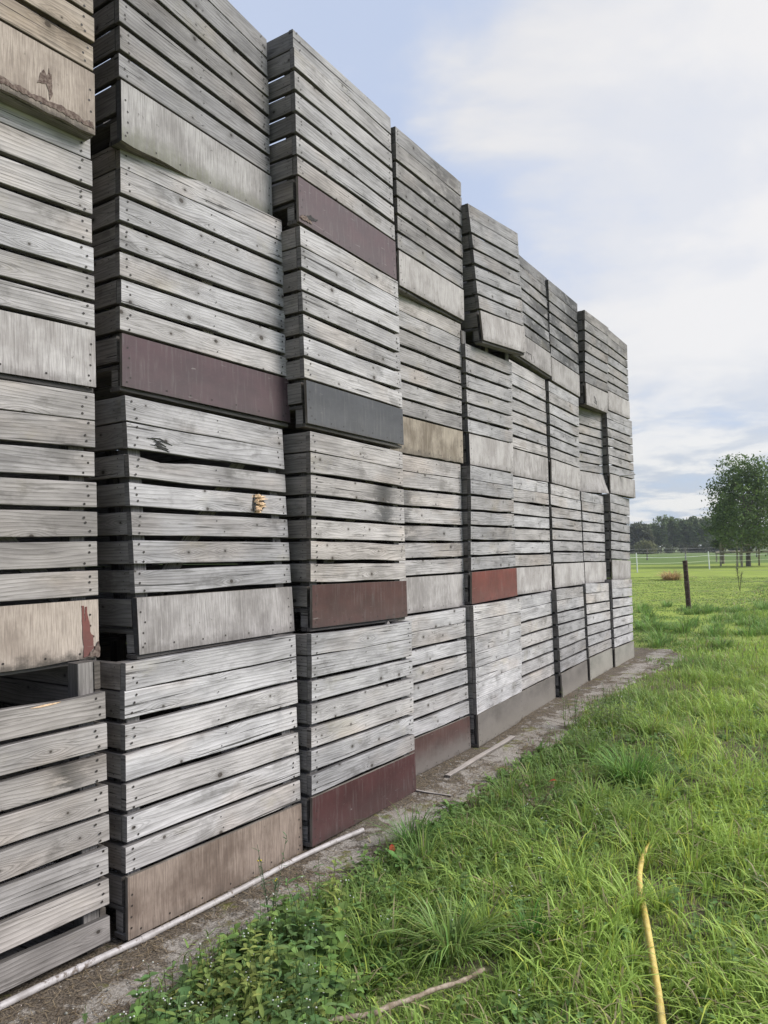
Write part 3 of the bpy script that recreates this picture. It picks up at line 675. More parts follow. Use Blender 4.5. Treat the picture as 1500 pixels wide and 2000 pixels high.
# no row is built behind; closed, darkened back boards keep the gaps dark
# ------------------------------------------------------------------ ground
def vnoise(x, y, s, seed=0):
    """smooth value noise on arrays"""
    x = np.asarray(x, float)*s+seed*17.3; y = np.asarray(y, float)*s+seed*9.1
    xi, yi = np.floor(x).astype(np.int64), np.floor(y).astype(np.int64); xf, yf = x-xi, y-yi
    xf = xf*xf*(3-2*xf); yf = yf*yf*(3-2*yf)
    def h(a, b):
        n = (a*374761393+b*668265263+seed*1274126177) & 0x7fffffff; n = (n ^ (n >> 13))*1274126177 & 0x7fffffff
        return ((n ^ (n >> 16)) & 0xffff)/65535.0
    return (h(xi, yi)*(1-xf)+h(xi+1, yi)*xf)*(1-yf)+(h(xi, yi+1)*(1-xf)+h(xi+1, yi+1)*xf)*yf
def edge_x(y):
    """where the concrete strip gives way to grass"""
    y = np.asarray(y, float)
    return .52+.16*(vnoise(y, y*0, 1.1, 3)-.5)+.12*(vnoise(y, y*0, 4.0, 5)-.5)+.20*np.clip((y-9.8)/2.2, 0, 1)*np.clip((13.2-y)/1.2, 0, 1) - .55*np.clip((y-12.4)/1.5, 0, 1)
def gz(x, y):
    """height of the soil"""
    x = np.asarray(x, float); y = np.asarray(y, float)
    g = np.clip((x-edge_x(y))/.5, 0, 1); g = np.maximum(g, np.clip((y-13.2)/1.0, 0, 1))
    near = np.clip(1-np.hypot(x, y-5)/60, 0, 1)
    return g*near*(.05*(vnoise(x, y, .7, 1)-.35)+.025*(vnoise(x, y, 2.3, 2)-.5)+.015)
def warp_axis(lo, hi, c0, c1, fine, n_out):
    mid = np.arange(c0, c1, fine); a = c0-np.geomspace(fine, c0-lo, n_out)[::-1]; b = c1+np.geomspace(fine, hi-c1, n_out)
    return np.concatenate([a, mid, [c1], b])
def grid_obj(name, xs, ys, zf, mat):
    X, Y = np.meshgrid(xs, ys, indexing='ij'); Z = zf(X, Y)
    V = np.stack([X, Y, Z], -1).reshape(-1, 3); nx, ny = len(xs), len(ys)
    i, j = np.meshgrid(np.arange(nx-1), np.arange(ny-1), indexing='ij'); b = (i*ny+j).ravel()
    Fq = np.stack([b, b+ny, b+ny+1, b+1], -1)
    me = bpy.data.meshes.new(name); me.vertices.add(len(V)); me.vertices.foreach_set('co', V.ravel())
    me.loops.add(Fq.size); me.loops.foreach_set('vertex_index', Fq.ravel())
    me.polygons.add(len(Fq)); me.polygons.foreach_set('loop_start', np.arange(len(Fq))*4); me.polygons.foreach_set('use_smooth', np.ones(len(Fq), bool))
    me.update(calc_edges=True); me.validate(); me.materials.append(mat)
    o = bpy.data.objects.new(name, me); COL.objects.link(o); return o
m, n = new_mat('meadow_soil')
P = n.node('ShaderNodeNewGeometry').outputs['Position']
px_, py_, pz_ = n.sep(P)
nn1 = n.noise(P, .35, 4, .6); nn2 = n.noise(P, 3.0, 5, .65); nn3 = n.noise(P, 28.0, 4, .7); nn4 = n.noise(n.vm('MULTIPLY', P, (1, 1, 1)), 1.1, 5, .7)
dist = n.vm('DISTANCE', P, (CX, 0, 0))
soil = n.mix(n.ss(nn3, .35, .65), (.06, .048, .032), (.17, .14, .095))
thatch = n.mix(n.ss(nn3, .3, .7), (.09, .13, .035), (.20, .23, .08))
nearc = n.mix(n.ss(nn2, .40, .60), soil, thatch)
field = n.mix(n.ss(nn3, .3, .7), (.155, .215, .035), (.30, .36, .075))
field = n.mix(n.m('MULTIPLY', n.ss(nn4, .42, .68), .55), field, (.20, .215, .06))
field = n.mix(n.m('MULTIPLY', n.ss(nn1, .38, .66), .5), field, (.30, .36, .07))
far1 = n.mix(n.ss(nn1, .3, .7), (.085, .135, .035), (.14, .19, .05))
fdep = n.m('SUBTRACT', n.m('MULTIPLY', py_, math.cos(TH)), n.m('MULTIPLY', px_, math.sin(TH)))
col = n.mix(n.ss(dist, 9.0, 18.0), nearc, field)
col = n.mix(n.ss(n.m('ADD', fdep, n.m('MULTIPLY', nn1, 6.0)), 68.0, 72.0), col, far1)
col = n.mix(n.ss(fdep, 150.0, 170.0), col, (.16, .19, .08))
finish(n, col, .95, n.m('ADD', nn3, nn2), .03, .6, .1)
SOIL = m
xs = warp_axis(-900, 900, -12, 16, .16, 26); ys = warp_axis(-60, 1500, -2, 34, .16, 28)
o = grid_obj('ground', xs, ys, lambda X, Y: gz(X, Y)-.004, SOIL); tag(o, kind='structure')

# the concrete strip at the foot of the crates
m, n = new_mat('dirty_concrete')
P = n.node('ShaderNodeNewGeometry').outputs['Position']; px_, py_, pz_ = n.sep(P)
a1 = n.noise(P, 2.2, 6, .65); a2 = n.noise(P, 14.0, 5, .7); a3 = n.noise(P, 90.0, 4, .7); a4 = n.noise(n.vm('ADD', P, (4, 2, 0)), 5.0, 5, .7, .6)
conc = n.mix(n.ss(a3, .35, .65), (.18, .158, .132), (.36, .322, .28))
conc = n.mix(n.m('MULTIPLY', n.ss(a2, .55, .7), .5), conc, (.36, .33, .30))
dirt = n.mix(n.ss(a3, .38, .62), (.038, .029, .020), (.15, .115, .08))
wall = n.m('ADD', n.ss(px_, .45, .0), n.m('MULTIPLY', n.ss(px_, .38, .52), .35))
dm = n.ss(n.m('ADD', n.m('ADD', n.m('MULTIPLY', a4, .9), n.m('MULTIPLY', a2, .35)), n.m('MULTIPLY', wall, .22)), .66, .76)
col = n.mix(n.m('MULTIPLY', dm, .9), conc, dirt)
moss = n.ss(n.m('ADD', n.noise(n.vm('ADD', P, (9, 5, 1)), 3.2, 5, .7), n.m('MULTIPLY', a2, .25)), .70, .80)
col = n.mix(n.m('MULTIPLY', moss, .75), col, n.mix(a3, (.07, .08, .012), (.19, .18, .04)))
vor = n.node('ShaderNodeTexVoronoi', {'feature': 'F1'}, Vector=P, Scale=120.0)
wh = n.m('MULTIPLY', n.m('GREATER_THAN', n.sep(vor.outputs['Color'])[0], .985), n.ss(vor.outputs['Distance'], .35, .25))
col = n.mix(wh, col, (.55, .53, .5))
crk = n.node('ShaderNodeTexVoronoi', {'feature': 'DISTANCE_TO_EDGE'}, Vector=n.vm('ADD', P, n.vm('SCALE', n.xyz(a2, a1, 0.0), .35)), Scale=1.3)
col = n.mix(n.m('MULTIPLY', n.ss(crk.outputs['Distance'], .012, .003), .6), col, (.05, .045, .035))
finish(n, col, .92, n.m('ADD', n.m('ADD', a3, a2), n.m('MULTIPLY', dm, .6)), .012, .6, .2)
CONC = m
xs2 = np.concatenate([np.arange(-3.2, -.1, .5), np.arange(-.1, 1.55, .03)]); ys2 = np.arange(-1.5, 14.0, .05)
def zc(X, Y):
    e = edge_x(Y)+.04; dy = np.clip((Y-12.9)/.3, 0, 1)
    return .010 + .004*(vnoise(X, Y, 3, 8)-.5) - .06*np.clip((X-e)/.10, 0, 1) - .06*dy + .006*vnoise(X, Y, 16, 4)*np.clip((X-.1)/.2, 0, 1)
o = grid_obj('pavement', xs2, ys2, zc, CONC); tag(o, kind='structure')

# ------------------------------------------------------------------ blades, leaves: one attribute colour per blade
def mat_leaf(name, trans=.35, rough=.55, spec=.25):
    m, n = new_mat(name); at = n.node('ShaderNodeAttribute', {'attribute_name': 'tint'}).outputs['Color']
    finish(n, at, rough, None, 0, 0, spec, trans); return m
LEAF = mat_leaf('living_blade'); FOL = mat_leaf('tree_foliage', .22, .6, .15); STRAW = mat_leaf('dry_straw', .1, .8, .1)
def raw_mesh(name, V, Fc_list, tint, mat, kind=None, parent=None):
    """V (n,3); Fc_list: list of (m,k) index arrays; tint (n,3)"""
    me = bpy.data.meshes.new(name)
    if parent is not None: V = V-np.array(parent_world(parent))
    me.vertices.add(len(V)); me.vertices.foreach_set('co', np.ascontiguousarray(V, dtype=np.float32).ravel())
    tot = sum(f.size for f in Fc_list); me.loops.add(tot); me.loops.foreach_set('vertex_index', np.concatenate([f.ravel() for f in Fc_list]).astype(np.int32))
    st = []; acc = 0
    for f in Fc_list: st.append(acc+np.arange(len(f))*f.shape[1]); acc += f.size
    st = np.concatenate(st).astype(np.int32); me.polygons.add(len(st)); me.polygons.foreach_set('loop_start', st)
    me.update(calc_edges=True)
    at = me.attributes.new('tint', 'FLOAT_COLOR', 'POINT'); c = np.ones((len(V), 4), np.float32); c[:, :3] = tint; at.data.foreach_set('color', c.ravel())
    me.materials.append(mat)
    o = bpy.data.objects.new(name, me); COL.objects.link(o)
    if parent is not None: o.parent = parent
    if kind: o['kind'] = kind
    return o
def blades(B, az, h, lean, w, tint, z0=None):
    """tapered arched blades: base (n,3), azimuth, height, lean distance, width; returns V, [quads, tris], tint"""
    n = len(h); d = np.stack([np.cos(az), np.sin(az), np.zeros(n)], -1); s = np.stack([-np.sin(az), np.cos(az), np.zeros(n)], -1)
    V = np.zeros((n, 7, 3))
    for i, (t, ww) in enumerate(((0, .8), (.4, 1.0), (.75, .7))):
        c = B + d*(lean*t**2)[:, None] + np.stack([0*h, 0*h, h*(t-.28*(lean/h)*t**2.5)], -1)
        V[:, 2*i] = c-s*(w*ww/2)[:, None]; V[:, 2*i+1] = c+s*(w*ww/2)[:, None]
    V[:, 6] = B+d*(lean*1.08)[:, None]+np.stack([0*h, 0*h, h*np.clip(1-.36*(lean/h), .15, 1)], -1)
    b = (np.arange(n)*7)[:, None]
    q = np.concatenate([b+np.array([0, 1, 3, 2]), b+np.array([2, 3, 5, 4])]); t3 = b+np.array([4, 5, 6])
    return V.reshape(-1, 3), [q, t3], np.repeat(tint, 7, 0)
def merge(parts):
    Vs, Q, T, C, off = [], [], [], [], 0
    for V, (q, t), c in parts: Vs.append(V); Q.append(q+off); T.append(t+off); C.append(c); off += len(V)
    return np.concatenate(Vs), [np.concatenate(Q), np.concatenate(T)], np.concatenate(C)
def in_view(x, y, mx=70):
    P = np.stack([x, y, np.zeros_like(x)], -1); d = (P-CAMP)@f_; q = proj(P)
    return (d > 1.2) & (q[:, 0] > -mx-150) & (q[:, 0] < 1500+900) & (q[:, 1] < 2450)
def gtint(n, x, y, bright=1.0):
    a = vnoise(x, y, .8, 11)*.6+vnoise(x, y, 3.1, 12)*.4; dist = np.hypot(x-CX, y)
    lush = np.clip((x-.5)/1.6+(a-.5)*1.1, 0, 1)[:, None]
    c = (1-lush)*np.array([.175, .270, .068])+lush*np.array([.345, .475, .102])
    r = rng.random((n, 1)); c = c*(.65+.7*r)
    yel = (rng.random((n, 1)) < .13); c = np.where(yel, c*np.array([1.35, 1.12, .9]), c)
    dry = (rng.random((n, 1)) < .06+.05*(vnoise(x, y, 1.7, 14)[:, None] > .62)); c = np.where(dry, np.array([.38, .32, .18])*(.6+.6*r), c)
    return c*bright
HPX = [(1301, 2110), (1294, 2000), (1286, 1940), (1276, 1880), (1266, 1820), (1256, 1765), (1249, 1720), (1252, 1690)]
BPX = [(600, 2010), (660, 1992), (720, 1982), (770, 1962), (850, 1932), (900, 1917), (945, 1893)]
CLR = [[ground(*p)[:2] for p in HPX], [ground(*p)[:2] for p in BPX]]
def hose_dist(x, y):
    out = np.full(np.shape(x), 9.0)
    for L_ in CLR:
        for a, b in zip(L_[:-1], L_[1:]):
            ab = b-a; t = np.clip(((x-a[0])*ab[0]+(y-a[1])*ab[1])/(ab@ab), 0, 1); out = np.minimum(out, np.hypot(x-a[0]-t*ab[0], y-a[1]-t*ab[1]))
    return out
def scatter(n, r0, r1, hmean, w, dens_noise=.0, lean=.55, thin=None):
    """blades in a ring sector in front of the camera between r0 and r1"""
    ang = rng.uniform(-.60, 1.0, n); rr = np.sqrt(rng.uniform(r0**2, r1**2, n))
    dirx = -math.sin(TH); diry = math.cos(TH)
    x = CX+rr*(dirx*np.cos(ang)+r_[0]*np.sin(ang)); y = rr*(diry*np.cos(ang)+r_[1]*np.sin(ang))
    ed = edge_x(y)+.05*rng.standard_normal(n)-(.10+.35*np.clip((y-9)/1.5, 0, 1))*np.abs(rng.standard_normal(n))*(vnoise(x, y, 2.5, 77) > .5)
    ok = ((x > ed) | (y > 13.1+.25*rng.standard_normal(n))) & in_view(x, y)
    ok &= ~((x < .3) & (y < 12.6))
    pat = vnoise(x, y, 2.1, 21)*.55+vnoise(x, y, .6, 22)*.45
    ok &= rng.random(n) < np.clip((pat-.30)*3.4+dens_noise, .10, 1)
    x, y, pat = x[ok], y[ok], pat[ok]; n = len(x)
    hg = vnoise(x, y, 1.6, 31)*.6+vnoise(x, y, 5, 32)*.4
    h = hmean*(.45+1.1*hg)*rng.uniform(.55, 1.35, n)
    h *= np.clip((x-edge_x(y))/.6+.45, .4, 1)
    B = np.stack([x, y, gz(x, y)-.005], -1)
    thin_ = rng.random(n) < np.where((x < 1.7) & (y < 6), .62, 1.0); x, y, h, B = x[thin_], y[thin_], h[thin_], B[thin_]
    dh = hose_dist(x, y); h = h*np.clip(dh/.17, .28, 1); kk_ = dh > .022; x, y, h, B = x[kk_], y[kk_], h[kk_], B[kk_]; n = len(x)
    az = rng.uniform(0, 6.283, n); az = np.where(rng.random(n) < .35, 2.2*vnoise(x, y, .9, 33)*6.28+rng.normal(0, .6, n), az)
    return blades(B, az, h, h*rng.gamma(2.0, lean/2, n).clip(0, 1.6), w*rng.uniform(.6, 1.5, n), gtint(n, x, y))
def _unused(): pass
def tussocks(cs, nb, h, w, spread=.05, base=None, lean=.9, rngc=rng):
    out = []
    for (cx, cy, sc) in cs:
        n = int(nb*sc); a = rngc.uniform(0, 6.283, n); rad = spread*sc*np.sqrt(rngc.random(n))
        x = cx+rad*np.cos(a); y = cy+rad*np.sin(a); hh = h*sc*rngc.uniform(.3, 1.15, n)
        B = np.stack([x, y, gz(x, y)-.005], -1); az = a+rngc.normal(0, .5, n)
        c = (np.array(base)*rngc.uniform(.5, 1.4, (n, 1))*rngc.uniform(.85, 1.2, (n, 3))) if base is not None else gtint(n, x, y, 1.05)
        out.append(blades(B, az, hh, hh*rngc.uniform(.2, lean*1.35, n), w*rngc.uniform(.7, 1.4, n), c))
    return out
Q_ = 1.0
parts = [scatter(int(300000*Q_), 1.6, 5.2, .075, .0052), scatter(int(68000*Q_), 1.6, 6.0, .15, .0075, -.2, .85),
         scatter(int(295000*Q_), 5.2, 10.5, .095, .0072), scatter(int(64000*Q_), 5.5, 12.0, .17, .0085, -.1, .8),
         scatter(int(215000*Q_), 10.5, 22, .085, .013, -.05)]
o_ = raw_mesh('grass', *merge(parts), LEAF, 'stuff'); tag(o_, 'bright green long and short grass growing over the whole meadow', 'grass')
# rough long grass at the far end of the crates and along the fence
cs = []
for i in range(150):
    y = rng.uniform(13.2, 22.5); x = rng.uniform(-3.5, 6)
    cs.append((x, y, rng.uniform(.6, 1.3)))
for i in range(260):
    rr = rng.uniform(3.0, 12); an = rng.uniform(-.1, .6); x = CX+rr*(-math.sin(TH)*math.cos(an)+r_[0]*math.sin(an)); y = rr*(math.cos(TH)*math.cos(an)+r_[1]*math.sin(an))
    if x > edge_x(y)+.25: cs.append((x, y, rng.uniform(.5, 1.0)))
pp = tussocks(cs[:150], 130, .26, .010, .16, (.21, .32, .085)) + tussocks(cs[150:], 70, .26, .006, .06)
o_ = raw_mesh('long_grass', *merge(pp), LEAF, 'stuff'); tag(o_, 'dark green long rough grass in tufts along the fence and meadow', 'grass')
# sparse pasture growth beyond the fence
parts = [scatter(int(230000*Q_), 21, 44, .045, .032, .4)]
V_, F_, C_ = merge(parts); C_ = C_*np.array([1.25, 1.1, 1.3])
o_ = raw_mesh('pasture_grass', V_, F_, C_, LEAF, 'stuff'); tag(o_, 'short yellow green grazed grass of the pasture beyond the fence', 'grass')

# ------------------------------------------------------------------ leafy plants
def leaf(C0, az, pitch, L, Wd, tint, fold=.25, droop=.3, kind='ovate'):
    """one leaf as 2x4 quads; returns verts (9,3)"""
    d = np.array([math.cos(az), math.sin(az), 0]); s = np.array([-math.sin(az), math.cos(az), 0]); u = np.array([0, 0, 1.0])
    prof = {'ovate': (.12, .95, .85, .05), 'lance': (.35, .75, .8, .06), 'arrow': (.5, 1.0, .55, .04)}[kind]
    V = []
    for t, ww in zip((0, .33, .68, 1.0), prof):
        c = C0+d*(L*t*math.cos(pitch))+u*(L*(t*math.sin(pitch)-droop*t*t)); hw = Wd*ww/2
        V += [c-s*hw+u*hw*fold, c, c+s*hw+u*hw*fold]
    return V
LQ = np.array([[r*3+c, r*3+c+1, (r+1)*3+c+1, (r+1)*3+c] for r in range(3) for c in range(2)])
class Leaves:
    def __init__(s): s.V = []; s.Q = []; s.C = []; s.Tt = []
    def leaf(s, *a, **k):
        tint = a[5]; V = leaf(*a, **k); b = len(s.V); s.V += V; s.Q.append(LQ+b); s.C += [tint]*len(V)
    def stem(s, p0, p1, w, tint):
        p0 = np.array(p0, float); p1 = np.array(p1, float); d = p1-p0
        for sd in (np.array([1.0, 0, 0]), np.array([-.5, .87, 0]), np.array([-.5, -.87, 0])):
            pass
        o = [np.array([math.cos(a), math.sin(a), 0])*w/2 for a in (0, 2.1, 4.2)]; b = len(s.V)
        s.V += [p0+x for x in o]+[p1+x*.6 for x in o]; s.C += [tint]*6
        s.Q.append(np.array([[0, 1, 4, 3], [1, 2, 5, 4], [2, 0, 3, 5]])+b)
    def blob(s, c, r, tint):
        b = len(s.V); c = np.array(c, float)
        s.V += [c+np.array(v)*r for v in ((1, 0, 0), (0, 1, 0), (-1, 0, 0), (0, -1, 0), (0, 0, .8), (0, 0, -.8))]; s.C += [tint]*6
        s.Tt.append(np.array([[0, 1, 4], [1, 2, 4], [2, 3, 4], [3, 0, 4], [1, 0, 5], [2, 1, 5], [3, 2, 5], [0, 3, 5]])+b)
    def out(s, name, mat=None, kind=None, parent=None):
        F_ = [np.concatenate(s.Q)]
        if s.Tt: F_.append(np.concatenate(s.Tt))
        return raw_mesh(name, np.array(s.V), F_, np.array(s.C), mat or LEAF, kind, parent)
R = random.Random(5)
def tg(c, v=.42): k = R.uniform(1-v, 1+v); return (c[0]*k*R.uniform(.9, 1.15), c[1]*k, c[2]*k)
def weed_stem(L, x, y, h, col, leafL=.045, pairs=5, flowers=True, kind='arrow', fl=(.75, .75, .68), lw=.7):
    z = float(gz(x, y)); lx, ly = R.uniform(-.25, .25)*h, R.uniform(-.25, .25)*h; az = R.uniform(0, 6.28)
    top = np.array([x+lx, y+ly, z+h]); base = np.array([x, y, z]); L.stem(base, top, .004, tg((.10, .15, .04)))
    for i in range(pairs):
        t = .25+.75*(i+R.random()*.5)/pairs; c = base+(top-base)*t; az += 1.57+R.uniform(-.3, .3); ll = leafL*(1.25-.5*t)*R.uniform(.75, 1.25)
        for sgn in (0, math.pi): L.leaf(c, az+sgn+R.uniform(-.3, .3), R.uniform(.0, .7), ll, ll*lw*R.uniform(.8, 1.2), tg(col), kind=kind, droop=R.uniform(.1, .5))
    if flowers:
        for i in range(R.randint(1, 4)):
            c = top+np.array([R.uniform(-.03, .03), R.uniform(-.03, .03), R.uniform(0, .03)]); L.stem(top, c, .002, tg((.10, .15, .04))); L.blob(c, .0042, fl)
L = Leaves()
cnt = 0
while cnt < 430:
    x = R.uniform(.5, 1.5); y = R.uniform(1.3, 2.95)
    q = proj(np.array([x, y, 0.]))
    if not (.42 < x < 1.45) or q[0] > 700-R.random()*140 or x < float(edge_x(y))+.02: continue
    cnt += 1; near = min(1, (x-.45)/.3+.35)
    ty = vnoise(x, y, 2.5, 90)+R.uniform(-.2, .2); weed_stem(L, x, y, R.uniform(.08, .27)*near, (.17, .27, .07) if ty < .5 else ((.13, .22, .075) if ty < .75 else (.24, .30, .08)), R.uniform(.028, .065), R.randint(3, 6), R.random() < .16, 'arrow' if ty < .6 else ('lance' if ty < .8 else 'ovate'), lw=.75 if ty < .6 else .4)
o_ = L.out('leafy_weeds', kind='stuff'); tag(o_, 'low leafy weeds with tiny white flowers covering the edge of the concrete', 'weeds')
# mixed broadleaf ground cover spread through the grass
L = Leaves(); cnt = 0
while cnt < 1000:
    rr = R.uniform(2.2, 8.5); an = R.uniform(-.2, .5); x = CX+rr*(-math.sin(TH)*math.cos(an)+r_[0]*math.sin(an)); y = rr*(math.cos(TH)*math.cos(an)+r_[1]*math.sin(an))
    e = float(edge_x(y))
    if x < e+.02 or float(hose_dist(np.array([x]), np.array([y]))[0]) < .13 or R.random() > .25+1.2*math.exp(-(x-e)/.8): continue
    cnt += 1; z = float(gz(x, y)); k = R.random()
    if k < .5:
        for i in range(R.randint(5, 9)):
            ll = R.uniform(.06, .14); L.leaf(np.array([x, y, z]), R.uniform(0, 6.28), R.uniform(.25, 1.1), ll, ll*R.uniform(.2, .34), tg((.14, .24, .06)), kind='lance', droop=R.uniform(.2, .6))
    elif k < .85: weed_stem(L, x, y, R.uniform(.06, .20), (.15, .24, .07), R.uniform(.02, .045), R.randint(3, 6), R.random() < .12)
    else:
        for i in range(14):
            px1 = x+R.gauss(0, .05); py1 = y+R.gauss(0, .05); L.leaf(np.array([px1, py1, z+R.uniform(.02, .06)]), R.uniform(0, 6.28), 0, .022, .024, tg((.12, .22, .06)), droop=.05)
o_ = L.out('ground_cover', kind='stuff'); tag(o_, 'broad leaved rosettes and clover scattered through the grass', 'ground cover')

def plant(name, label, cat, x, y, fn, group=None):
    e = empty(name, (x, y, float(gz(x, y)))); tag(e, label, cat, group); fn(e, x, y); return e
def dock(e, x, y, n=11, l0=.16, l1=.30, col=(.13, .24, .06), red=None):
    L = Leaves(); z = float(gz(x, y))
    for i in range(n):
        ll = R.uniform(l0, l1); L.leaf(np.array([x, y, z]), i*6.28/n+R.uniform(-.3, .3), R.uniform(.5, 1.2), ll, ll*R.uniform(.22, .32), tg(col), kind='lance', droop=R.uniform(.25, .6))
    L.out('leaves', parent=e)
    if red:
        L2 = Leaves(); L2.leaf(np.array([x+red[0], y+red[1], z+red[2]]), red[3], .8, .07, .035, (.42, .07, .03), kind='ovate', droop=.2); o = L2.out('red_leaf', parent=e); o['label'] = 'small red withered leaf'
g = ground(770, 1700); plant('dock_plant', 'dock plant with long green leaves and one red leaf at the edge of the concrete', 'plant', g[0]+.08, g[1], lambda e, x, y: dock(e, x, y, 14, .16, .27, red=(-.12, .05, .06, 2.2)))
g = ground(1050, 1590)
def dry_weed(e, x, y):
    L = Leaves(); z = float(gz(x, y)); br = (.20, .155, .10)
    for i in range(9):
        p1 = np.array([x+R.uniform(-.16, .16), y+R.uniform(-.16, .16), z+R.uniform(.12, .38)]); L.stem((x, y, z), p1, .005, tg(br))
        for j in range(7):
            t = R.uniform(.3, 1); c = np.array([x, y, z])*(1-t)+p1*t; L.leaf(c, R.uniform(0, 6.28), R.uniform(-.2, .7), R.uniform(.03, .06), .016, tg(br if R.random() < .5 else (.10, .14, .05)), kind='lance')
    L.out('stems', parent=e)
    L2 = Leaves(); L2.leaf(np.array([x+.08, y, z+.22]), .2, .6, .06, .04, (.45, .08, .035)); o = L2.out('red_leaf', parent=e); o['label'] = 'single brick red leaf'
plant('withered_weed', 'withered brown weed with a red leaf standing in the grass', 'plant', g[0], g[1], dry_weed)
g = ground(530, 1815)
def tall_weed(e, x, y):
    L = Leaves(); z = float(gz(x, y)); c = (.12, .18, .09)
    for i in range(6):
        p1 = np.array([x+R.uniform(-.07, .07), y+R.uniform(-.07, .07), z+R.uniform(.22, .46)]); L.stem((x, y, z), p1, .0035, tg(c))
        for j in range(12):
            t = R.uniform(.2, 1); q = np.array([x, y, z])*(1-t)+p1*t; L.leaf(q, R.uniform(0, 6.28), R.uniform(.2, 1.0), R.uniform(.02, .05), .008, tg(c), kind='lance')
        if i < 4: L.blob(p1, .0055, (.75, .62, .05))
    L.out('stems', parent=e)
plant('yellow_flowered_weed', 'thin grey green weed with tiny yellow flowers beside the white pipe', 'plant', g[0], g[1], tall_weed)
def clump(n, h, sp, col, pairs=7, ll=.045):
    def f(e, x, y):
        L = Leaves()
        for i in range(n): weed_stem(L, x+R.gauss(0, sp), y+R.gauss(0, sp), R.uniform(.5, 1)*h, col, ll, pairs, R.random() < .3, 'lance', lw=.35)
        L.out('stems', parent=e)
    return f
g = ground(1195, 1425); plant('weed_clump', 'knee high dull green weed clump on the edge of the concrete near the far crates', 'plant', g[0], g[1], clump(34, .42, .16, (.15, .20, .085)))
g = ground(1120, 1470); plant('weed_clump', 'lower weed clump left of the taller one on the edge of the concrete', 'plant', g[0]+.1, g[1], clump(20, .26, .12, (.15, .21, .075)))
def tus(n, h, sp, col, w=.006, lean=1.1):
    def f(e, x, y):
        V, Fq, C_ = merge(tussocks([(x, y, 1.0)], n, h, w, sp, col, lean)); raw_mesh('blades', V, Fq, C_, LEAF, parent=e)
    return f
g = ground(1235, 1530); plant('grass_tussock', 'big round tussock of drooping green grass right of the lath', 'grass tussock', g[0], g[1], tus(520, .30, .15, (.17, .30, .065)))
g = ground(880, 1870); plant('grass_tussock', 'pale tussock of long arching grass in the left foreground', 'grass tussock', g[0], g[1], tus(230, .26, .07, (.24, .34, .10)))
g = ground(1040, 1855); plant('grass_tussock', 'upright deep green tussock left of the yellow hose', 'grass tussock', g[0], g[1], tus(90, .20, .035, (.12, .24, .045), .009, .6))
g = ground(775, 1650); plant('grass_tussock', 'fine dark tussock on the edge of the concrete by the maroon panel', 'grass tussock', g[0]+.1, g[1], tus(260, .24, .09, (.13, .23, .06), .004))
g = ground(1310, 1133); plant('grass_tussock', 'small dry orange brown tussock out in the pasture', 'grass tussock', g[0], g[1], tus(420, .62, .42, (.50, .36, .17), .022, 1.6))
g = ground(1445, 1155)
def thistle(e, x, y):
    L = Leaves()
    for i in range(5):
        zt = R.uniform(.7, 1.05); p1 = np.array([x+R.uniform(-.16, .16), y+R.uniform(-.1, .1), zt]); L.stem((x, y, 0), p1, .02, (.10, .09, .05))
        for j in range(14): t = R.uniform(.45, 1); L.leaf(np.array([x, y, 0])*(1-t)+p1*t, R.uniform(0, 6.28), .7, .14, .03, tg((.10, .11, .05)), kind='lance')
    L.out('stems', parent=e)
plant('thistle', 'thin dark seeded weed standing alone in the pasture', 'plant', g[0], g[1], thistle)

# loose straw, leaf litter and small stones on the concrete
nS = 14000; xx = np.clip(np.abs(rng.normal(0, .22, nS)), 0, .7); yy = rng.uniform(.6, 12.8, nS); xx = np.where(rng.random(nS) < .5, xx, edge_x(yy)-np.abs(rng.normal(0, .12, nS)))
kp = (vnoise(xx, yy, 3.0, 41) > .42) & (xx > .02); xx, yy = xx[kp], yy[kp]; nS = len(xx)
B = np.stack([xx, yy, np.full(nS, .016)+rng.uniform(0, .006, nS)], -1); ln = rng.uniform(.02, .09, nS)
tc_ = np.where(rng.random((nS, 1)) < .55, np.array([.26, .20, .125]), np.array([.10, .072, .045]))*rng.uniform(.6, 1.3, (nS, 1))
V_, F_, C_ = blades(B, rng.uniform(0, 6.28, nS), np.full(nS, .004), ln, rng.uniform(.0016, .0036, nS), tc_)
V_[:, 2] = np.maximum(V_[:, 2], .0145)
o_ = raw_mesh('straw_litter', V_, F_, C_, STRAW, 'stuff'); tag(o_, 'dry straw and plant litter strewn along the concrete strip', 'litter')
L = Leaves()
for i in range(420):
    y = R.uniform(.8, 12.5); x = R.uniform(.03, .6)
    if R.random() < .8: L.blob((x, y, .016), R.uniform(.002, .0055), tg((.36, .34, .31)) if R.random() < .5 else tg((.16, .13, .10)))
    else: L.blob((x, y, .018), R.uniform(.005, .009), tg((.3, .27, .23)))
    if i == 0: L.stem((x, y, .0), (x, y, .01), .002, (.2, .18, .15))
o_ = L.out('pebbles', STRAW, 'stuff'); tag(o_, 'small pale pebbles and crumbs on the dirty concrete', 'pebbles')

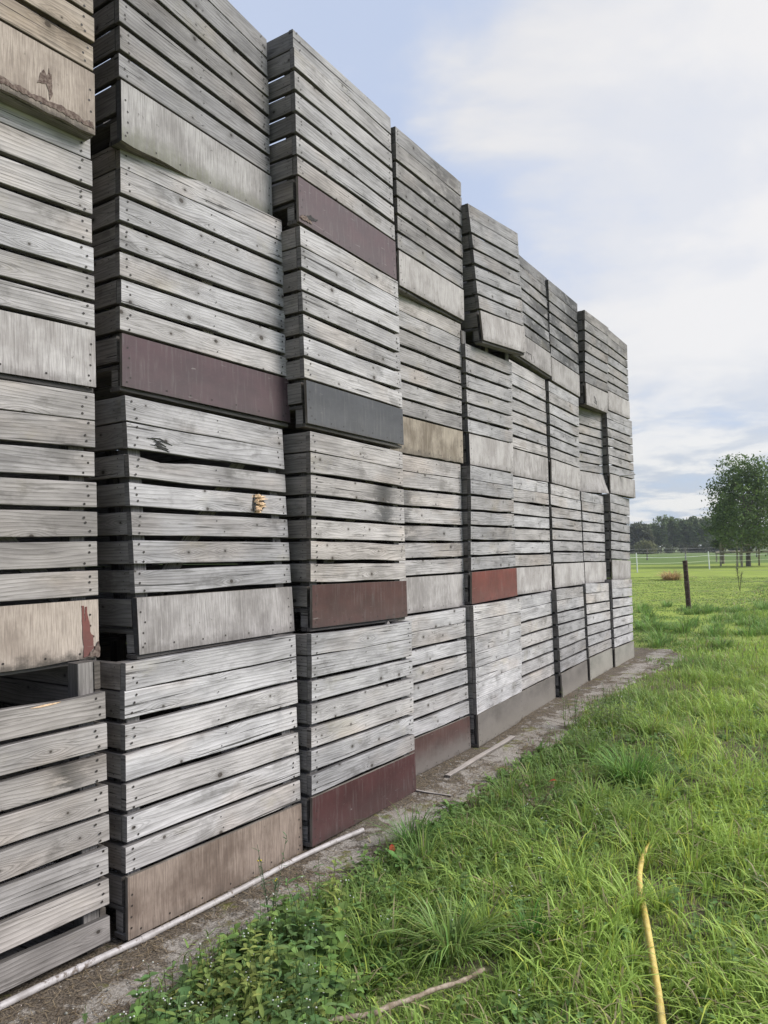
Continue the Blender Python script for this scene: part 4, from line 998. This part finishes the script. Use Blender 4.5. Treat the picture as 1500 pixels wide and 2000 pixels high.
# ------------------------------------------------------------------ props on the ground
def mat_pipe():
    m, n = new_mat('dirty_white_pipe'); o = n.node('ShaderNodeNewGeometry').outputs['Position']
    a = n.noise(o, 9.0, 5, .7); b = n.noise(o, 45.0, 4, .7)
    col = n.mix(n.ss(a, .3, .6), (.27, .24, .22), (.43, .395, .38)); col = n.mix(n.ss(n.m('ADD', n.m('MULTIPLY', a, .5), n.m('MULTIPLY', b, .5)), .52, .60), col, (.12, .09, .07))
    finish(n, col, .5, b, .001, .4, .4); return m
PIPE = mat_pipe()
pipe = empty('drain_pipe', tuple(ground(285, 1832))); tag(pipe, 'thin dirty white plastic pipe lying along the foot of the crates', 'pipe')
def gp(px, py, z): p = ground(px, py, z); return (p[0], p[1], z)
zp = .027
A = [gp(-160, 2046, zp), gp(0, 1966, zp), gp(150, 1893, zp+.003), gp(290, 1829, zp)]
mb = MB(); tube(mb, catmull(A, 8), .0150, 14); mb.build('pipe_length', PIPE, pipe)
Bp = [gp(278, 1834, zp), gp(460, 1742, zp), gp(560, 1688, zp-.003), gp(640, 1650, zp), gp(709, 1621, zp)]
mb = MB(); c_ = catmull(Bp, 8); tube(mb, c_, .0145, 14, cap=False); mb.build('pipe_length', PIPE, pipe)
mb = MB(); tube(mb, [np.array(gp(276, 1835, zp)), np.array(gp(300, 1823, zp))], .0175, 14); mb.build('pipe_socket', PIPE, pipe)
mb = MB(); tube(mb, [np.array(gp(150, 1893, zp+.003)), np.array(gp(158, 1889, zp+.003))], .0165, 14); mb.build('pipe_collar', PIPE, pipe)
def mat_hose():
    m, n = new_mat('yellow_hose'); uv = n.node('ShaderNodeUVMap', {'uv_map': 'UVMap'}).outputs[0]; u, v, _ = n.sep(uv)
    a = n.noise(n.xyz(n.m('MULTIPLY', u, 20.0), n.m('MULTIPLY', v, 3.0), 0.0), 1.0, 5, .7)
    dg = n.m('ABSOLUTE', n.m('SUBTRACT', n.m('FRACT', n.m('ADD', n.m('MULTIPLY', u, 70.0), n.m('MULTIPLY', v, 6.0))), .5)); dg2 = n.m('ABSOLUTE', n.m('SUBTRACT', n.m('FRACT', n.m('SUBTRACT', n.m('MULTIPLY', u, 70.0), n.m('MULTIPLY', v, 6.0))), .5))
    net = n.m('MAXIMUM', n.ss(dg, .42, .5), n.ss(dg2, .42, .5))
    col = n.mix(n.ss(a, .35, .65), (.52, .36, .07), (.68, .53, .17)); col = n.mix(n.m('MULTIPLY', net, .35), col, (.78, .70, .42)); col = n.mix(n.ss(a, .60, .72), col, (.22, .17, .07))
    finish(n, col, .5, net, .0008, .4, .4); return m
HP = [(1301, 2110, .03), (1298, 2050, .03), (1294, 2000, .035), (1286, 1940, .04), (1276, 1880, .04), (1266, 1820, .045), (1256, 1765, .055), (1249, 1720, .065), (1252, 1687, .07), (1262, 1662, .065), (1274, 1645, .04), (1290, 1630, .0), (1345, 1585, .0)]
mb = MB(); tube(mb, catmull([gp(*h) for h in HP], 8), .0142, 14); o = mb.build('garden_hose', mat_hose()); tag(o, 'yellow garden hose curving through the grass', 'hose')
# loose lath and sticks
def lath(name, label, cat, pa, pb, w, t, z=.014):
    a, b = np.array(gp(*pa, z)), np.array(gp(*pb, z)); d = b-a; Ln = np.linalg.norm(d); d /= Ln; s = np.array([-d[1], d[0], 0])
    mb = MB(); board(mb, (0, -w/2, 0), (Ln, w/2, t), 'a', 'd', tone=1.0, warm=.45, seg=8, warp=.003)
    o = mb.build(name, [WOOD, NAIL], None, lambda V: a+V[:, :1]*d+V[:, 1:2]*s+V[:, 2:]*np.array([0, 0, 1.0])); tag(o, label, cat); return o
lath('wooden_lath', 'long grey wooden lath lying on the concrete beside the dusty brown panel', 'lath', (873, 1518), (1003, 1441), .05, .018)
lath('stick', 'short brown stick lying across the concrete by the maroon panel', 'stick', (813, 1546), (882, 1556), .018, .012)
BARK = mat_plain('branch_bark', (.30, .22, .15), .85, .35, 25, (.42, .34, .26))
mb = MB(); pts = [(600, 2010, .05), (660, 1992, .055), (720, 1982, .06), (770, 1962, .06), (800, 1953, .06), (850, 1932, .06), (900, 1917, .055), (945, 1893, .05)]
cc = catmull([gp(*p) for p in pts], 5); rads = [.0120-.004*i/len(cc)+.0015*math.sin(i*1.9) for i in range(len(cc))]; tube(mb, cc, rads, 9)
k_ = gp(720, 1982, .06); tube(mb, [k_, (k_[0]+.05, k_[1]-.06, .075)], [.008, .004], 7)
o = mb.build('fallen_branch', BARK); tag(o, 'crooked bare branch lying in the grass at the bottom', 'branch')
mb = MB(); tube(mb, catmull([gp(1262, 1960, .12), gp(1252, 1985, .10), gp(1244, 2010, .06)], 4), .004, 6); 
# far field things
DARKW = mat_plain('dark_creosoted_wood', (.055, .034, .03), .85, .45, 14, (.12, .075, .06))
def post(name, label, cat, x, y, h, r, mat=DARKW, tilt=(0, 0), n=12, group=None, parent=None, z0=-.1, wob=.06):
    mb = MB(); pts = []; rr = []
    for i in range(9):
        t = i/8; pts.append((x+tilt[0]*t*h, y+tilt[1]*t*h, z0+(h-z0)*t)); rr.append(r*(1+random.uniform(-wob, wob))*(1.06-.12*t))
    tube(mb, pts, rr, n); o = mb.build(name, mat, parent)
    if label: tag(o, label, cat, group)
    return o
g = ground(1346, 1191); FP = (g[0], g[1]); FD = np.array([r_[0], r_[1]])*1.0
fence = empty('wire_fence', (FP[0], FP[1], 0)); tag(fence, 'thin wire fence on dark wooden posts between meadow and pasture', 'fence')
for k_ in (-2, -1, 0, 1, 2):
    c_ = np.array(FP)+FD*k_*4.2
    o = post('fence_post', None, None, c_[0], c_[1], 1.36+.04*k_ % .05, .066, DARKW, (-.07*CR[0] if k_ == 0 else random.uniform(-.03, .03), -.03), parent=fence)
WIRE = mat_plain('galvanised_wire', (.22, .22, .21), .5, .2, 20, metal=.6)
wm = MB()
for z in (.30, .52, .78, 1.08):
    wm_pts = []
    for i in range(-42, 43): c_ = np.array(FP)+FD*i*.2; ph = (i*.2/4.2) % 1; wm_pts.append((c_[0]+.07*f_[0]*-1, c_[1]+.07*-f_[1], z-.03*math.sin(ph*math.pi)))
    tube(wm, wm_pts, .0024, 5)
wm.build('wire', WIRE, fence)
mb = MB(); tube(mb, [(FP[0]-.06, FP[1], 1.33), (FP[0]-.07, FP[1], 1.55)], .012, 6); mb.build('insulator_rod', mat_plain('grey_plastic', (.35, .36, .35), .6, .1), fence)
# electric tape fence on white posts
WHITE = mat_plain('white_plastic', (.72, .72, .70), .5, .05, 10)
ef = empty('electric_fence', tuple(ground(1314, 1115))); tag(ef, 'white tape fence on slim white plastic posts in the pasture', 'fence')
pa, pb = ground(1245, 1118), ground(1386, 1112); dv_ = pb-pa
pos = [pa+dv_*i for i in (-1, 0, 1, 2, 3)]
for i, p in enumerate(pos): post('plastic_post', None, None, p[0], p[1], 1.32, .038, WHITE, (-.06 if i != 1 else -.045, 0), 8, parent=ef)
for z in (.62, 1.02):
    mb = MB(); tp = []
    for i in range(len(pos)-1):
        for j in range(8): q = pos[i]+(pos[i+1]-pos[i])*j/8; tp.append((q[0]-.05*z, q[1]-.05, z-.07*math.sin(math.pi*j/8)+.25*(z > .9)*0))
    tube(mb, tp, .011, 5); mb.build('tape', mat_plain('tape_yellow', (.62, .64, .42), .6, .1) if z < .9 else WHITE, ef)
# far fence at the end of the pasture
ff = empty('field_fence', tuple(ground(1300, 1094))); tag(ff, 'far dark post and wire fence at the end of the pasture', 'fence')
qa, qb = ground(1264, 1094), ground(1339, 1092)
GREYW = mat_plain('grey_post_wood', (.16, .14, .12), .9, .3, 6)
for i in range(-1, 6): p = qa+(qb-qa)*i; post('fence_post', None, None, p[0], p[1], 1.5, .085, GREYW, parent=ff, n=8)
mb = MB()
for z in (.6, 1.0, 1.4): tube(mb, [tuple((qa+(qb-qa)*i)+np.array([0, -.1, z])) for i in range(-1, 6)], .014, 4)
mb.build('wire', WIRE, ff)

# ------------------------------------------------------------------ trees
def foliage_cloud(blobs, n, s, cols, rs, flat=.6, shell=.55):
    """leaf clumps through the volume of several ellipsoids, denser towards the outside; returns raw mesh pieces"""
    vol = np.array([b[3]*b[4]*b[5] for b in blobs]); pick = rs.choice(len(blobs), n, p=vol/vol.sum()); Bm = np.array(blobs)[pick]
    d = rs.standard_normal((n, 3)); d /= np.linalg.norm(d, axis=1)[:, None]; rad = (shell+(1-shell)*rs.random(n)) * (1+.14*rs.standard_normal(n))
    rad = np.where(rs.random(n) < .25, rs.random(n), rad)
    P = Bm[:, :3]+d*rad[:, None]*Bm[:, 3:6]
    # clumps: pull groups of leaves together, leaving gaps
    cell = np.floor(P/(s*5)).astype(int); hsh = (cell[:, 0]*73856093 ^ cell[:, 1]*19349663 ^ cell[:, 2]*83492791) & 1023
    keep = hsh/1023 > .34; P = P[keep]; hsh = hsh[keep]; n = len(P)
    a = rs.standard_normal((n, 3)); a /= np.linalg.norm(a, axis=1)[:, None]; b = np.cross(a, rs.standard_normal((n, 3))); b /= np.linalg.norm(b, axis=1)[:, None]
    b[:, 2] *= flat; sz = s*rs.uniform(.5, 1.4, n)[:, None]
    V = np.stack([P-a*sz*.9, P-b*sz*.45, P+a*sz*.9, P+b*sz*.45], 1).reshape(-1, 3); q = (np.arange(n)*4)[:, None]+np.arange(4)
    c0, c1 = np.array(cols[0]), np.array(cols[1]); m_ = ((hsh % 97)/97*.6+.4*rs.random(n))[:, None]; C_ = (c0*(1-m_)+c1*m_)*rs.uniform(.8, 1.25, (n, 1))
    return V, [q], np.repeat(C_, 4, 0)
TRUNK = mat_plain('tree_bark', (.20, .17, .13), .95, .35, 4, (.19, .165, .13))
def tree(label, x, y, H, Wc, kind, cols, n, s, seed, trunk_r=.2, crown0=.25, group=None, name='tree', bmat=None, lobes=None):
    rs = np.random.default_rng(seed); rd = random.Random(seed); e = empty(name, (x, y, 0)); tag(e, label, 'tree', group)
    mb = MB(); blobs = []
    top = H*.8; tr = [(x, y, -.1), (x+rd.uniform(-.05, .05)*H*.2, y, H*.25), (x+rd.uniform(-.04, .04)*H, y+rd.uniform(-.03, .03)*H, H*.5), (x+rd.uniform(-.05, .05)*H, y, top)]
    tube(mb, catmull(tr, 5), [trunk_r*(1-.85*i/15) for i in range(16)], 8)
    nl = lobes or 13
    for i in range(nl):
        t = (i+.5)/nl; hz = H*(crown0+.08+(.92-crown0)*t*.92); wr = Wc*math.sqrt(max(.05, 1-((t-.38)/.68)**2)); az = i*2.4+rd.uniform(-.4, .4); rr = wr*rd.uniform(.35, .7)
        c = (x+rr*math.cos(az), y+rr*math.sin(az), hz+rd.uniform(-.04, .04)*H); sz = Wc*rd.uniform(.34, .52)
        blobs.append((*c, sz, sz, sz*rd.uniform(.6, .85)))
        s0 = H*(crown0*.8+(.5)*t*.7); tube(mb, catmull([(x, y, s0), ((x+c[0])/2, (y+c[1])/2, (s0+c[2])/2+.1), c], 3), [trunk_r*.42*(1-.8*j/6) for j in range(7)], 5)
    mb.build('trunk', bmat or TRUNK, e)
    raw_mesh('crown', *foliage_cloud(blobs, n, s, cols, rs), FOL, parent=e); return e
g = ground(1462, 1106); NT_ = (g[0], g[1])
tree('leafy round crowned tree inside a wooden guard fence at right edge', g[0], g[1], 8.7, 4.2, 'round', ((.055, .09, .028), (.18, .25, .075)), 27000, .15, 4, .2, .16, lobes=24)
g2 = ground(1412, 1101)
tree('narrow dark bushy tree left of the guarded tree', g2[0], g2[1], 6.9, 1.45, 'col', ((.06, .085, .04), (.14, .18, .07)), 9500, .14, 9, .16, .12, lobes=13)
# wooden guard round the near tree
gf = empty('tree_guard', (NT_[0], NT_[1], 0)); tag(gf, 'square guard of wooden posts and rails round the tree trunk', 'tree guard')
GW = mat_plain('grey_green_timber', (.30, .27, .19), .9, .25, 5)
R2 = np.array([r_[0], r_[1]]); F2 = np.array([f_[0], f_[1]])
cor = [np.array(NT_)+R2*sx*1.6+F2*sy*1.4 for sx, sy in ((-1, -1), (1, -1), (1, 1), (-1, 1))]
for i, c_ in enumerate(cor):
    mb = MB(); board(mb, (c_[0]-.07, c_[1]-.07, 0), (c_[0]+.07, c_[1]+.07, 2.05), 'k', 'a', seg=2); mb.build('guard_post', GW, gf)
    c2 = cor[(i+1) % 4]
    for z in (1.15, 1.75 if i % 2 == 0 else 1.2):
        mb = MB(); tube(mb, [(c_[0], c_[1], z), (c2[0], c2[1], z)], .065, 4); mb.build('guard_rail', GW, gf)
c_ = cor[0]+R2*.35; mb = MB(); board(mb, (c_[0]-.08, c_[1]-.08, 0), (c_[0]+.08, c_[1]+.08, 2.2), 'k', 'a', seg=2); mb.build('guard_post', GW, gf)
g = ground(1420, 1097)
mb = MB(); tube(mb, [(g[0]-R2[0]*1.2, g[1]-R2[1]*1.2, .95), (g[0]+R2[0]*1.6, g[1]+R2[1]*1.6, 1.02)], .13, 7)
for k_ in (-1.1, 1.4): tube(mb, [(g[0]+R2[0]*k_, g[1]+R2[1]*k_, -.1), (g[0]+R2[0]*k_, g[1]+R2[1]*k_, 1.0)], .08, 7)
o = mb.build('rail_barrier', GW); tag(o, 'low grey log rail on two stumps in front of the dark bushy tree', 'barrier')
# the far belt of trees, each its own
DG = ((.07, .105, .04), (.18, .225, .08))
far = [  # px centre, distance, height, half width, colours, label
 (1205, 190, 7.5, 5.0, DG, 'far dark tree nearly hidden behind the end of the crates'),
 (1248, 185, 7.4, 4.6, ((.06, .07, .035), (.11, .115, .055)), 'far lower tree just right of the crates'),
 (1268, 195, 8.0, 4.2, DG, 'far tree between the low one by the crates and the tall round oak'),
 (1302, 188, 9.6, 4.8, DG, 'tall round far oak with lacy open crown'),
 (1334, 190, 8.6, 4.2, DG, 'dark far oak between the tall oak and the broad one'),
 (1362, 186, 9.2, 4.6, DG, 'broad dark far oak left of the near tree'),
 (1392, 192, 8.2, 4.5, DG, 'far oak partly hidden by the bushy tree'),
 (1440, 240, 6.4, 6.0, DG, 'far tree seen under the crown of the near tree'),
 (1478, 235, 6.8, 6.5, DG, 'far tree at the right edge behind the tree guard'),
 (1515, 235, 7.0, 6.5, DG, 'far tree beyond the right edge of the tree guard')]
for i, (px1, D_, H_, Wc_, cl, lab) in enumerate(far):
    d = f_+(px1-750)/F_PX*CR; p = CAMP+d*D_; n_ = 7500 if D_ < 200 else 4200
    tree(lab, p[0], p[1], H_*.97, Wc_, 'round', cl, n_, .42, 50+i, .42, .14, 'far trees behind the fields', lobes=15)
def bush(label, px1, D_, H_, Wb, cl, n_, seed, s=.3, cat='bush', name='bush', stretch=1.0):
    d = f_+(px1-750)/F_PX*CR; p = CAMP+d*D_; rs = np.random.default_rng(seed); rd = random.Random(seed)
    e = empty(name, (p[0], p[1], 0)); tag(e, label, cat)
    bl = []
    for i in range(max(5, int(Wb))):
        o1 = rd.uniform(-1, 1)*Wb; sz = H_*rd.uniform(.42, .62); bl.append((p[0]+R2[0]*o1, p[1]+R2[1]*o1, sz*.75, sz*stretch, sz, sz))
    raw_mesh('foliage', *foliage_cloud(bl, n_, s, cl, rs), FOL, parent=e)
    mb = MB(); tube(mb, [(p[0], p[1], -.1), (p[0], p[1], H_*.6)], .08, 6); mb.build('stem', TRUNK, e)
bush('round olive bush in front of the far trees beside the crates', 1252, 165, 3.6, 2.2, ((.13, .135, .055), (.20, .20, .085)), 2600, 70)
bush('low dark bush under the tall far oak', 1290, 172, 2.3, 3.5, ((.07, .085, .04), (.11, .12, .055)), 2200, 71)
bush('low brown green hedge below the far oaks', 1345, 176, 2.4, 7.0, ((.055, .065, .035), (.10, .105, .05)), 5200, 72, cat='hedge', name='hedge')
bush('low hedge closing the left end of the far field', 1230, 178, 2.2, 7.0, ((.055, .065, .035), (.10, .105, .05)), 4200, 73, cat='hedge', name='hedge')
bush('long dark hedge behind the guarded tree', 1470, 170, 2.7, 11.0, ((.05, .062, .035), (.085, .10, .05)), 9000, 74, cat='hedge', name='hedge')

# ------------------------------------------------------------------ the air between here and the far trees
me = bpy.data.meshes.new('haze'); x0, x1, y0, y1, z0, z1 = -905, 905, -65, 1505, -1.2, 16
hv = [(x, y, z) for x in (x0, x1) for y in (y0, y1) for z in (z0, z1)]
me.from_pydata(hv, [], [(0, 1, 3, 2), (4, 6, 7, 5), (0, 4, 5, 1), (2, 3, 7, 6), (0, 2, 6, 4), (1, 5, 7, 3)]); 
m, n = new_mat('thin_haze'); v = n.node('ShaderNodeVolumePrincipled', None, Color=(.86, .90, .93), Density=.00042); n.l.new(v.outputs[0], n.node('ShaderNodeOutputMaterial').inputs['Volume'])
me.materials.append(m); o = bpy.data.objects.new('haze', me); COL.objects.link(o); tag(o, 'thin pale haze between the fields and the far trees', 'haze', kind='stuff')
